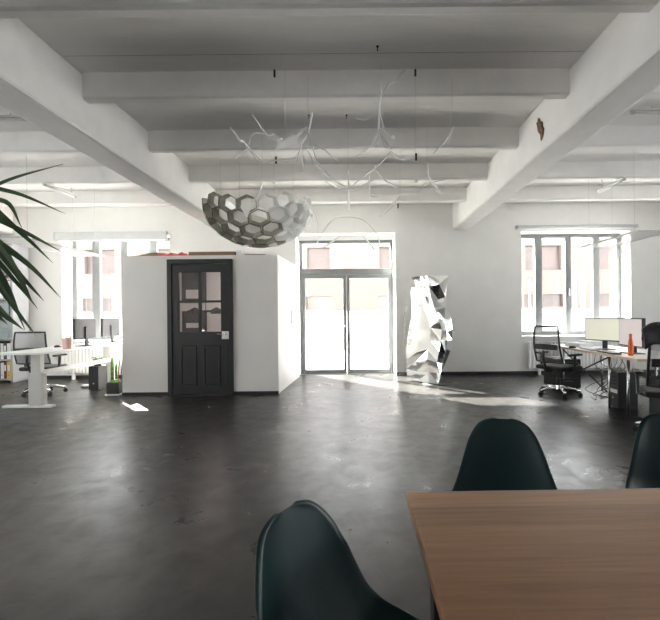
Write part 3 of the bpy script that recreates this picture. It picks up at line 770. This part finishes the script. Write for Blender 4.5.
def monitor(loc, rz, w, h, label, scr='screen', body='silver', arm=False, zlift=.12):
    t = thing('monitor', label, 'monitor', loc, rz)      # screen faces local -Y
    obj('housing', bx((-w / 2, -.02, zlift), (w / 2, .022, zlift + h)), body, t, bevel=.006)
    obj('screen', bx((-w / 2 + .014, -.023, zlift + .016), (w / 2 - .014, -.0205, zlift + h - .014)), scr, t)
    obj('stand_neck', bx((-.035, .0225, .012), (.035, .045, zlift + h * .6)), body if body != 'blk' else 'blk', t, bevel=.004)
    obj('stand_base', bx((-.12, -.09, 0), (.12, .10, .0115)), body, t, bevel=.005)
    return t
monitor((-4.50, 6.82, LZ), math.radians(-90), .52, .33, 'silver flat monitor seen from behind on the left desk, nearer the chair', 'screen2', 'backgrey')
monitor((-4.56, 7.63, LZ), math.radians(-90), .52, .33, 'silver flat monitor seen from behind at the window end of the left desk', 'screen2', 'backgrey')
# pen cup
p = Vector((-4.405, 6.28, LZ))
pc = thing('pen_cup', 'small pink pen cup with a green pen on the left desk', 'pen cup', (p.x, p.y, LZ))
obj('cup', lt([(.062, 0), (.072, .16), (.064, .16), (.056, .01)], 18), 'pink', pc, smooth=False)
for (a, b, m) in ((.01, .02, 'leaf2'), (-.02, .01, 'blk'), (.02, -.02, 'yel')):
    obj('pen', tb([(a * .5, b * .5, .012), (a * 2, b * 2, .20)], .006, 6), m, pc)
p = onz(57, 347.3, LZ)
ms_ = obj('mouse', lt([(.03, 0), (.034, .012), (.026, .028), (.01, .034)], 16), 'blk', smooth=True, loc=(p.x, p.y, LZ)); ms_.scale = (1.0, 1.7, 1)
tag(ms_, 'black computer mouse on the left desk', 'mouse')
kb = thing('keyboard', 'pale keyboard lying on the left desk in front of the near monitor', 'keyboard', (-4.76, 6.8, LZ), math.radians(90))
obj('keyboard_base', bx((-.2, -.06, 0), (.2, .06, .014)), 'silver', kb, bevel=.004); obj('key_field', bx((-.19, -.052, .0142), (.19, .052, .02)), 'wht', kb)

# under the left desk: dark computer and the small plants
p = onz(97, 385.5)
def pc_tower(loc, rz, w, d, h, label, stripe=True, front='dkgrey'):
    t = thing('computer_tower', label, 'computer', loc, rz)    # front faces local -Y
    obj('case', bx((-w / 2, -d / 2 + .012, .012), (w / 2, d / 2, h)), 'blk', t, bevel=.006)
    obj('front_panel', bx((-w / 2, -d / 2, .012), (w / 2, -d / 2 + .0115, h)), front, t, bevel=.004)
    if stripe: obj('front_stripe', bx((-w / 2 + .01, -d / 2 - .003, h * .43), (w / 2 - .01, -d / 2 - .0005, h * .53)), 'wht', t)
    for k in range(3): obj('drive_slot', bx((-w / 2 + .02, -d / 2 - .003, h * (.66 + .09 * k)), (w / 2 - .02, -d / 2 - .0005, h * (.70 + .09 * k))), 'blk', t)
    obj('power_button', lt([(.014, 0), (.014, .004)], 12), 'silver', t).matrix_local = Matrix.Translation((0, -d / 2 - .0005, h * .3)) @ Matrix.Rotation(PI / 2, 4, 'X')
    for sx in (-1, 1): obj('foot', bx((sx * w * .35 - .015, -d / 2 + .05, 0), (sx * w * .35 + .015, d / 2 - .05, .0115)), 'blk', t)
    return t
pc_tower((-4.56, 7.26, 0), 0, .17, .26, .42, 'black computer tower on the floor under the far end of the left desk', stripe=False, front='blk')

def leafblade(bm, pts, w, fold=.25, up=Vector((0, 0, 1))):
    c = smooth_curve(pts, 6); k = len(c); prev = None
    for i, p in enumerate(c):
        t = (c[min(i + 1, k - 1)] - c[max(i - 1, 0)]).normalized()
        s = t.cross(up); s = s.normalized() if s.length > 1e-4 else Vector((1, 0, 0))
        nrm = s.cross(t).normalized(); f = i / (k - 1)
        ww = w * min(1, .55 + f * 1.6) * (1 - max(0, (f - .35) / .65) ** 1.7) + .0006
        th = .0018
        row = [bm.verts.new(p - s * ww + nrm * ww * fold), bm.verts.new(p - nrm * th), bm.verts.new(p + s * ww + nrm * ww * fold), bm.verts.new(p + nrm * th)]
        if prev:
            for a in range(4): bm.faces.new((prev[a], prev[(a + 1) % 4], row[(a + 1) % 4], row[a]))
        else: bm.faces.new(row)
        prev = row
    bm.faces.new(prev[::-1])

# leafy pot plant on the cross beam end / computer top
pl = thing('potted_plant', 'bushy green pot plant standing on the black computer under the left desk', 'plant', (-4.56, 7.26, .4205))
obj('pot', lt([(.055, 0), (.075, .11), (.068, .11), (.06, .085)], 18), 'blk', pl)
bm = bmesh.new()
for i in range(46):
    a = R.uniform(0, 2 * PI); l = R.uniform(.05, .115); e = R.uniform(.1, .9)
    b0 = Vector((R.uniform(-.03, .03), R.uniform(-.03, .03), .09))
    leafblade(bm, [b0, b0 + Vector((math.cos(a) * l * .5, math.sin(a) * l * .5, l * e * .6)), b0 + Vector((math.cos(a) * l, math.sin(a) * l, l * e * .5))], .016)
obj('foliage', bm, 'leaf2', pl)
# planter by the cabin corner
p = onz(113.5, 395.5)
pt = thing('cactus_planter', 'black square planter with cacti and dry stems beside the cabin corner', 'planter', (p.x - .02, p.y + .1, 0))
obj('planter_tray', bx((-.115, -.115, 0), (.115, .115, .022)), 'wht', pt, bevel=.004)
obj('planter_box', bx((-.1, -.1, .0225), (.1, .1, .2)), 'blk', pt, bevel=.006)
obj('soil', bx((-.09, -.09, .2002), (.09, .09, .206)), 'soil', pt)
for (x, y, h, r) in ((-.06, .0, .42, .022), (-.02, .05, .30, .02)):
    obj('cactus', tb([(x, y, .2065), (x, y, .2 + h * .5), (x + .004, y, .2 + h * .9), (x + .004, y, .2 + h)], [r, r * 1.05, r * .9, r * .3], 10), 'leaf2', pt, smooth=True)
for i, (x, y) in enumerate(((.03, .02), (.06, -.03), (.05, .06), (.0, -.05), (.07, .03))):
    obj('dry_stem', tb(smooth_curve([(x, y, .2065), (x * 1.2, y, .4), (x * 1.5 + .01, y * 1.4, .58 + .03 * i)], 4), .006, 6), ('bark', 'red', 'bark', 'leaf2', 'drk')[i], pt)
obj('moss', lt([(.085, .2062), (.07, .235), (.03, .25)], 14), 'leaf2', pt)

# ------------------------------------------------------------------ office chairs
def office_chair(loc, face, label, mesh_m, armh=.66, back_h=1.06, base_m='chrome', group='office swivel chairs', seat_h=.47, bw=.225):
    t = thing('office_chair', label, 'office chair', loc, math.atan2(-face[0], face[1]), group)   # faces local +Y
    obj('gas_column', lt([(.032, .10), (.032, .26), (.022, .262), (.022, seat_h - .075)], 14), 'blk', t)
    obj('hub', lt([(.05, .085), (.055, .10), (.045, .16)], 16), base_m, t)
    for k in range(5):
        a = PI / 2 + k * 2 * PI / 5 + .3
        d = Vector((math.cos(a), math.sin(a), 0))
        lg = obj('leg', tb([d * .04 + Vector((0, 0, .12)), d * .17 + Vector((0, 0, .115)), d * .30 + Vector((0, 0, .085))], [.026, .023, .017], 8), base_m, t, smooth=True)
        w = bmesh.new(); s = Vector((-d.y, d.x, 0)); c0 = d * .30 + Vector((0, 0, .032))
        tube(w, [c0 - s * .026, c0 - s * .02, c0 + s * .02, c0 + s * .026], [.024, .0318, .0318, .024], 14)
        tube(w, [d * .30 + Vector((0, 0, .05)), d * .30 + Vector((0, 0, .072))], .012, 8)
        obj('caster', w, 'blk', lg, smooth=False)
    # seat cushion
    bm = bmesh.new(); box(bm, (-.245, -.22, seat_h - .065), (.245, .25, seat_h))
    obj('seat', bm, 'fabric', t, bevel=.028)
    obj('seat_mechanism', bx((-.1, -.17, seat_h - .105), (.1, .12, seat_h - .0655)), 'blk', t, bevel=.01)
    # backrest: gently curved mesh pane with tube frame
    nu, nv = 8, 10; bm = bmesh.new(); g = []
    def bp(u, v): return Vector((u * bw * (1 - .12 * v * v), -.245 - .07 * v + .045 * u * u - .035 * math.sin(v * PI), seat_h + .06 + v * (back_h - seat_h - .06)))
    for i in range(nu + 1):
        g.append([bm.verts.new(bp(-1 + 2 * i / nu, j / nv)) for j in range(nv + 1)])
    for i in range(nu):
        for j in range(nv): bm.faces.new((g[i][j], g[i + 1][j], g[i + 1][j + 1], g[i][j + 1]))
    bk = obj('backrest', bm, mesh_m, t, smooth=True)
    loop = [bp(-1, j / nv) for j in range(nv + 1)] + [bp(-1 + 2 * i / nu, 1) for i in range(1, nu)] + [bp(1, 1 - j / nv) for j in range(nv + 1)] + [bp(1 - 2 * i / nu, 0) for i in range(1, nu)]
    bm = bmesh.new(); tube(bm, loop, .014, 8, closed=True); obj('back_frame', bm, 'blk', t, smooth=True)
    obj('lumbar_pad', prism([bp(-.9, .36) + Vector((0, -.012, 0)), bp(0, .36) + Vector((0, -.016, 0)), bp(.9, .36) + Vector((0, -.012, 0)), bp(.9, .50) + Vector((0, -.012, 0)), bp(0, .52) + Vector((0, -.016, 0)), bp(-.9, .50) + Vector((0, -.012, 0))], (0, -.03, 0)), 'blk', t)
    obj('back_support', tb([(0, -.1, seat_h - .085), (0, -.27, seat_h - .06), (0, -.34, seat_h + .1), (0, -.335, seat_h + .24)], .02, 8), 'blk', t, smooth=True)
    for s in (-1, 1):
        ar = obj('armrest', bx((s * .285 - .035, -.14, armh - .03), (s * .285 + .035, .13, armh)), 'blk', t, bevel=.012)
        obj('arm_post', tb([(s * .19, -.02, seat_h - .075), (s * .28, -.02, seat_h - .05), (s * .285, -.01, armh - .031)], .02, 8), 'blk', ar)
    return t, bp
office_chair((-5.25, 6.9, 0), (.0, 1.0), 'grey mesh swivel chair at the white sit-stand desk', 'mesh_g', back_h=1.04, bw=.27)
office_chair((3.10, 6.38, 0), (.88, .47), 'black mesh swivel chair tucked in at the far end of the trestle desk', 'mesh_b', back_h=1.07)
c2, bp2 = office_chair((3.25, 4.30, 0), (.45, .89), 'black swivel chair with a jacket over its back, near end of the trestle desk', 'mesh_b', back_h=1.10)

# jacket over that chair's back
jk = thing('jacket', 'dark padded jacket hung over the back of the near swivel chair', 'jacket', c2.location, c2.rotation_euler.z)
bm = bmesh.new(); nu, nv = 14, 12; g = []
for i in range(nu + 1):
    u = -1.15 + 2.3 * i / nu; row = []
    for j in range(nv + 1):
        s = -1 + 2 * j / nv                       # -1 outside bottom, 0 top, 1 inside
        drop = abs(s) ** 1.3 * (.20 if s < 0 else .12)
        top = bp2(max(-1, min(1, u)), 1)
        y = top.y + (.05 * math.sin(s * PI / 2) * (1.2 if abs(s) < .6 else 1)) + .012 * math.sin(u * 9 + s * 3)
        row.append(bm.verts.new((u * .235, y, top.z + .055 - drop - .05 * max(0, abs(u) - .8) / .35 + .012 * math.sin(u * 7 + j))))
    g.append(row)
for i in range(nu):
    for j in range(nv): bm.faces.new((g[i][j], g[i + 1][j], g[i + 1][j + 1], g[i][j + 1]))
o = obj('jacket_body', bm, 'jacket', jk, smooth=True); sm = o.modifiers.new('thick', 'SOLIDIFY'); sm.thickness = .03; sm.offset = 1
sm = o.modifiers.new('sub', 'SUBSURF'); sm.levels = 1; sm.render_levels = 1
obj('collar', tb(smooth_curve([(-.15, -.36, 1.16), (-.08, -.40, 1.18), (.05, -.40, 1.18), (.13, -.35, 1.16)], 5), .02, 8), 'jacket', jk, smooth=True)

# ------------------------------------------------------------------ right trestle desk
RX0, RX1, RY0, RY1, RZ = 3.21, 4.06, 4.74, 6.95, .74
td = thing('trestle_desk', 'long desk with pale plywood edge on thin steel legs, by the right window', 'desk', (RX0, RY0, 0))
W2, L2 = RX1 - RX0, RY1 - RY0
obj('tabletop', bx((0, 0, RZ - .03), (W2, L2, RZ)), ['blond'], td, bevel=.002)
obj('top_laminate', bx((.001, .001, RZ + .0003), (W2 - .001, L2 - .001, RZ + .002)), 'wht', td)
for y in (.36, .74, 1.95):
    for x in (.13, W2 - .1): obj('leg', tb([(x, y, 0), (x, y, RZ - .0305)], .014, 10), 'chrome', td, smooth=True)
    obj('cross_rail', tb([(.145, y, RZ - .05), (W2 - .115, y, RZ - .05)], .011, 8), 'chrome', td)
for (a, b, x) in ((1.93, .76, .11), (.76, 1.93, .135)):
    obj('diagonal_brace', tb([(x, a, RZ - .06), (x, b, .22)], .011, 8), 'dkgrey', td)

monitor((3.56, 5.97, RZ + .0025), math.radians(-64), .56, .335, 'black-framed monitor with pale yellowish screen on the trestle desk', 'screen', 'dkgrey')
monitor((3.55, 5.34, RZ + .0025), math.radians(-93), .50, .37, 'second monitor with greyish screen, nearer on the trestle desk', 'screen2', 'dkgrey', zlift=.09)
# orange bottle
p = Vector((3.375, 5.10, RZ))
ob = thing('bottle', 'orange drinking bottle standing on the trestle desk in front of the near monitor', 'bottle', (p.x, p.y, RZ + .0025))
obj('bottle_body', lt([(.028, 0), (.031, .01), (.031, .13), (.025, .18), (.015, .22), (.015, .23)], 18), 'orange', ob, smooth=True)
obj('bottle_cap', lt([(.017, .2305), (.017, .265), (.012, .27)], 14), 'orange', ob)
# keyboards, papers
def paper_stack(x, y, w, l, n, rz, lab):
    t = thing('paper_stack', lab, 'papers', (x, y, RZ + .0025), rz)
    for i in range(n): obj('sheet', bx((-w / 2 + R.uniform(-.008, .008), -l / 2, i * .0085), (w / 2 + R.uniform(-.008, .008), l / 2, i * .0085 + .008)), 'paper', t)
paper_stack(3.46, 6.45, .24, .32, 7, .2, 'stack of white papers at the window end of the trestle desk')
paper_stack(3.75, 6.65, .25, .33, 9, -.15, 'taller stack of papers behind the other at the window end of the trestle desk')
for (x, y, lab) in ((3.33, 5.93, 'grey keyboard in front of the yellowish monitor on the trestle desk'), (3.30, 5.42, 'grey keyboard in front of the greyish monitor on the trestle desk')):
    kb = thing('keyboard', lab, 'keyboard', (x, y, RZ + .0025), math.radians(84))
    obj('keyboard_base', bx((-.2, -.06, 0), (.2, .06, .016)), 'dkgrey' if y < 5.5 else 'silver', kb, bevel=.004); obj('key_field', bx((-.19, -.052, .0162), (.19, .052, .022)), 'lgrey', kb)
o = obj('mouse', lt([(.03, 0), (.034, .012), (.026, .028), (.01, .034)], 16), 'blk', smooth=True, loc=(3.24, 6.22, RZ + .0025)); o.scale = (1.6, 1, 1)
tag(o, 'black computer mouse at the edge of the trestle desk', 'mouse')

pc_tower((3.62, 5.50, 0), math.radians(-90), .20, .44, .49, 'dark computer tower with a white stripe under the trestle desk')
pc_tower((3.62, 4.92, 0), math.radians(-90), .20, .44, .50, 'dark grey computer tower without stripe beside the near leg of the trestle desk', stripe=False)
# black pedestal behind the far chair
p = onz(571, 389)
pd = thing('drawer_pedestal', 'black drawer pedestal on the floor behind the far mesh chair, under the trestle desk', 'drawer unit', (3.50, 7.08, 0), 0)
obj('pedestal_body', bx((-.21, -.22, .02), (.21, .22, .50)), 'blk', pd, bevel=.006)
for k in range(3):
    d_ = obj('drawer', bx((-.2, -.236, .03 + k * .157), (.2, -.2205, .18 + k * .157)), 'fabric', pd, bevel=.003)
    obj('drawer_handle', bx((-.06, -.246, .13 + k * .157), (.06, -.2365, .142 + k * .157)), 'dkgrey', d_)
for sx in (-1, 1):
    for sy in (-1, 1): obj('foot', lt([(.02, 0), (.02, .0195)], 10, (sx * .17, sy * .18, 0)), 'blk', pd)
# tangled cables
bm = bmesh.new(); RC = random.Random(5)
for i in range(9):
    y = RC.uniform(5.8, 6.25); x = RC.uniform(3.5, 3.85)
    pts = [Vector((x, y, RZ - .04)), Vector((x + RC.uniform(-.1, .1), y + RC.uniform(-.2, .2), .52)), Vector((x + RC.uniform(-.1, .1), y + RC.uniform(-.25, .25), RC.uniform(.2, .4))),
           Vector((x + RC.uniform(-.2, .2), y + RC.uniform(-.3, .3), .10)), Vector((x + RC.uniform(-.2, .2), y + RC.uniform(-.3, .3), .012)), Vector((x + RC.uniform(-.25, .25), y + RC.uniform(-.3, .3), .008))]
    c = smooth_curve(pts, 6)
    for v in c: v.z = max(v.z, .007)
    tube(bm, c, .0045, 6)
o = tag(obj('cable_tangle', bm, 'dkgrey', smooth=True), 'tangle of dark cables hanging to the floor under the trestle desk', 'cables'); o['kind'] = 'stuff'

# ------------------------------------------------------------------ yucca at the left edge
YY = 2.0
crown = at(-48, 232, YY)
yu = thing('potted_yucca', 'large yucca with long pointed dark green leaves at the left edge', 'plant', (crown.x, crown.y, 0))
obj('pot', lt([(.13, 0), (.16, .30), (.145, .30), (.14, .27)], 28, (-.16, .05, 0)), 'clay', yu)
obj('soil', lt([(.139, .255), (.139, .269)], 24, (-.16, .05, 0)), 'soil', yu)
obj('trunk', tb(smooth_curve([(-.16, .05, .25), (-.13, .04, .8), (-.06, .01, 1.2), (0, 0, crown.z)], 5), .035, 10), 'bark', yu, smooth=True)
LV = [([(-48, 225), (-25, 199), (10, 180), (63, 164)], 3.2, .0), ([(-48, 222), (-25, 190), (15, 193), (66, 214)], 3.0, .12), ([(-48, 225), (-30, 203), (6, 202), (22, 228)], 3.2, -.1),
      ([(-48, 225), (-22, 200), (20, 232), (53, 263)], 3.2, .05), ([(-48, 228), (-24, 212), (22, 231), (62, 252)], 3.4, .18), ([(-48, 230), (-14, 236), (28, 264), (61, 298)], 3.2, -.05),
      ([(-48, 232), (-14, 238), (15, 270), (33, 303)], 4.6, -.1), ([(-48, 235), (-22, 246), (6, 285), (25, 330)], 5.0, .1), ([(-48, 233), (-8, 244), (25, 280), (44, 301)], 3.0, .2),
      ([(-48, 236), (-22, 256), (12, 304), (37, 337)], 2.8, -.15), ([(-48, 238), (-30, 268), (-2, 308), (24, 330)], 5.0, .0), ([(-48, 234), (-12, 252), (18, 284), (38, 309)], 2.6, .12),
      ([(-48, 230), (-36, 225), (-2, 240), (18, 268)], 3.6, .22), ([(-48, 240), (-40, 275), (-12, 305), (8, 325)], 5.0, .1)]
bm = bmesh.new()
for pts, w, dy in LV:
    P3 = [at(x, y, YY + dy * f) - Vector((crown.x, crown.y, 0)) for (x, y), f in zip(pts, (0, .4, .8, 1.0))]
    leafblade(bm, P3, w * YY / F * .95, .3, Vector((0, -1, .4)))
for i in range(16):
    a = R.uniform(PI * .55, PI * 1.45); l = R.uniform(.4, .6); e = R.uniform(-.2, .9)
    b0 = Vector((0, 0, crown.z))
    leafblade(bm, [b0, b0 + Vector((math.cos(a) * l * .5, math.sin(a) * l * .5, l * .45 * e + .06)), b0 + Vector((math.cos(a) * l, math.sin(a) * l, l * e * .5 - .05))], .017)
obj('foliage', bm, 'leaf', yu)

# ------------------------------------------------------------------ dining table
TX0, TY1, TZ = .149, 1.292, .74
tb_ = thing('conference_table', 'large oak-brown wooden table in the near right corner', 'table', (TX0, TY1, 0), math.radians(.7))
obj('tabletop', bx((0, -.98, TZ - .038), (2.3, 0, TZ)), 'table', tb_, bevel=.003)
for x in (.09, 2.21):
    for y in (-.09, -.89): obj('leg', bx((x - .03, y - .03, 0), (x + .03, y + .03, TZ - .0385)), 'blk', tb_, bevel=.004)
obj('apron_rail', bx((.12, -.1, TZ - .1), (2.18, -.08, TZ - .0385)), 'blk', tb_)

# ------------------------------------------------------------------ moulded shell chairs
def shell_mesh(rows, ns=18, flare=.012, pw=2.4):
    """rows: (center(y,z), edge(x,y,z)); surface bends from the centre line out and up to the edge"""
    bm = bmesh.new(); g = []
    C_ = smooth_curve([Vector((0, a[0], a[1])) for a, e in rows], 4); E_ = smooth_curve([Vector(e) for a, e in rows], 4)
    for c, e in zip(C_, E_):
        row = []
        for i in range(-ns, ns + 1):
            s = abs(i) / ns; q = s ** pw
            x = e.x * (s if s < .9 else s) * (1 if i >= 0 else -1)
            row.append(bm.verts.new((x, c.y + (e.y - c.y) * q, c.z + (e.z - c.z) * q)))
        g.append(row)
    # rolled rim
    for row, e, c in zip(g, E_, C_):
        for k, sg in ((0, -1), (-1, 1)):
            v = row[k]
            out = Vector((sg * flare, -flare * .5 if e.z > .7 else 0, flare * .2))
            nv = bm.verts.new(v.co + out)
            row.insert(0, nv) if k == 0 else row.append(nv)
    for a, b in zip(g, g[1:]):
        for i in range(len(a) - 1): bm.faces.new((a[i], a[i + 1], b[i + 1], b[i]))
    return bm
SIDE = [((.235, .405), (.185, .225, .41)), ((.20, .438), (.215, .19, .455)), ((.10, .440), (.23, .10, .475)), ((.0, .432), (.235, .0, .485)), ((-.09, .428), (.237, -.08, .498)),
        ((-.16, .445), (.215, -.14, .525)), ((-.20, .50), (.192, -.175, .57)), ((-.225, .57), (.172, -.195, .625)), ((-.245, .65), (.152, -.215, .69)), ((-.262, .72), (.130, -.238, .75)),
        ((-.275, .785), (.100, -.262, .797)), ((-.281, .815), (.067, -.274, .820)), ((-.284, .829), (.024, -.282, .830))]
ARM = [((.225, .405), (.19, .215, .41)), ((.19, .435), (.25, .20, .475)), ((.12, .436), (.30, .175, .56)), ((.03, .428), (.318, .12, .635)), ((-.07, .425), (.318, .03, .655)),
       ((-.15, .445), (.305, -.06, .655)), ((-.195, .50), (.282, -.125, .655)), ((-.222, .57), (.255, -.172, .668)), ((-.243, .65), (.226, -.207, .70)), ((-.262, .72), (.196, -.235, .75)),
       ((-.277, .785), (.155, -.262, .798)), ((-.283, .815), (.105, -.275, .820)), ((-.286, .829), (.04, -.284, .830))]
def shell_chair(name, loc, face, rows, label, group):
    t = thing(name, label, 'chair', loc, math.atan2(-face[0], face[1]), group)
    o = obj('seat_shell', shell_mesh(rows), 'shell', t, smooth=True)
    s = o.modifiers.new('thick', 'SOLIDIFY'); s.thickness = .006; s.offset = 0
    s = o.modifiers.new('sub', 'SUBSURF'); s.levels = 1; s.render_levels = 2
    for sx in (-1, 1):
        for (y0, y1) in ((.13, .20), (-.13, -.22)):
            obj('leg', tb([(sx * .12, y0, .418), (sx * .17, y0 + (y1 - y0) * .4, .25), (sx * .22, y1, 0)], [.012, .014, .009], 8), 'blk', t, smooth=True)
    obj('under_frame', bx((-.13, -.14, .405), (.13, .14, .4175)), 'blk', t)
    return t
shell_chair('shell_chair', (.565, 1.54, 0), (-.25, -1), SIDE, 'dark petrol moulded chair behind the table, whole backrest in view', 'moulded shell chairs')
shell_chair('shell_chair', (1.34, 1.60, 0), (-.25, -1), SIDE, 'dark petrol moulded chair behind the table, cut off by the right edge', 'moulded shell chairs')
shell_chair('shell_chair', (.065, .85, 0), (.86, -.52), SIDE, 'dark petrol moulded chair in the foreground at the near left corner of the table', 'moulded shell chairs')

# ------------------------------------------------------------------ light
w = bpy.data.worlds.new('World'); scene.world = w; w.use_nodes = True
bg = w.node_tree.nodes['Background']; bg.inputs[0].default_value = (.97, .965, 1.0, 1); bg.inputs[1].default_value = 8.0
sun = bpy.data.lights.new('sun', 'SUN'); sun.energy = 110; sun.angle = math.radians(.8); sun.color = (1, .94, .88)
so = bpy.data.objects.new('sun', sun); COL.objects.link(so)
dirv = Vector((.90, -1.0, -math.tan(math.radians(33)) * 1.345))
so.rotation_euler = dirv.to_track_quat('-Z', 'Y').to_euler()
def portal(c, sx, sy, d):
    l = bpy.data.lights.new('window_portal', 'AREA'); l.shape = 'RECTANGLE'; l.size = sx; l.size_y = sy; l.cycles.is_portal = True
    o = bpy.data.objects.new('window_portal', l); COL.objects.link(o); o.location = c
    o.rotation_euler = Vector(d).to_track_quat('-Z', 'Y').to_euler()
zc, zh = (SILL + ZO) / 2, ZO - SILL
portal(((WIN_L[0] + WIN_L[1]) / 2, YB + TW + .02, zc), 2.2, zh, (0, -1, 0)); portal(((WIN_R[0] + WIN_R[1]) / 2, YB + TW + .02, zc), 2.2, zh, (0, -1, 0))
portal((-.22, YB + TW + .02, 1.45), 2.0, 2.86, (0, -1, 0))
for h in added_side_holes:  # portals of the added side windows
    portal((XL - TW - .02, (h[0] + h[1]) / 2, zc), 2.2, zh, (1, 0, 0)); portal((XR + TW + .02, (h[0] + h[1]) / 2, zc), 2.2, zh, (-1, 0, 0))
for h in front_holes: portal(((h[0] + h[1]) / 2, YF - TW - .02, zc), h[1] - h[0], zh, (0, 1, 0))

# ------------------------------------------------------------------ camera and view
cam = bpy.data.cameras.new('Camera'); cam.sensor_width = 36; cam.sensor_fit = 'HORIZONTAL'; cam.lens = F * 36 / 660
cam.shift_x = -(CX - 330) / 660; cam.shift_y = (CY - 310) / 660; cam.clip_start = .05
co = bpy.data.objects.new('Camera', cam); COL.objects.link(co)
co.matrix_world = Matrix.Translation((0, 0, HC)) @ Matrix.Rotation(PI / 2, 4, 'X') @ Matrix.Rotation(-ROLL, 4, 'Z')
scene.camera = co
vs = scene.view_settings
scene.display_settings.display_device = 'sRGB'
vs.view_transform = 'Standard'; vs.look = 'None'; vs.gamma = 1; vs.use_curve_mapping = False; vs.exposure = 0.38
cy = scene.cycles
cy.use_denoising = True
try: cy.denoiser = 'OPENIMAGEDENOISE'
except Exception: pass
cy.max_bounces = 12; cy.diffuse_bounces = 7; cy.glossy_bounces = 5; cy.transparent_max_bounces = 24; cy.transmission_bounces = 8
cy.caustics_reflective = False; cy.sample_clamp_indirect = 12; cy.blur_glossy = .6
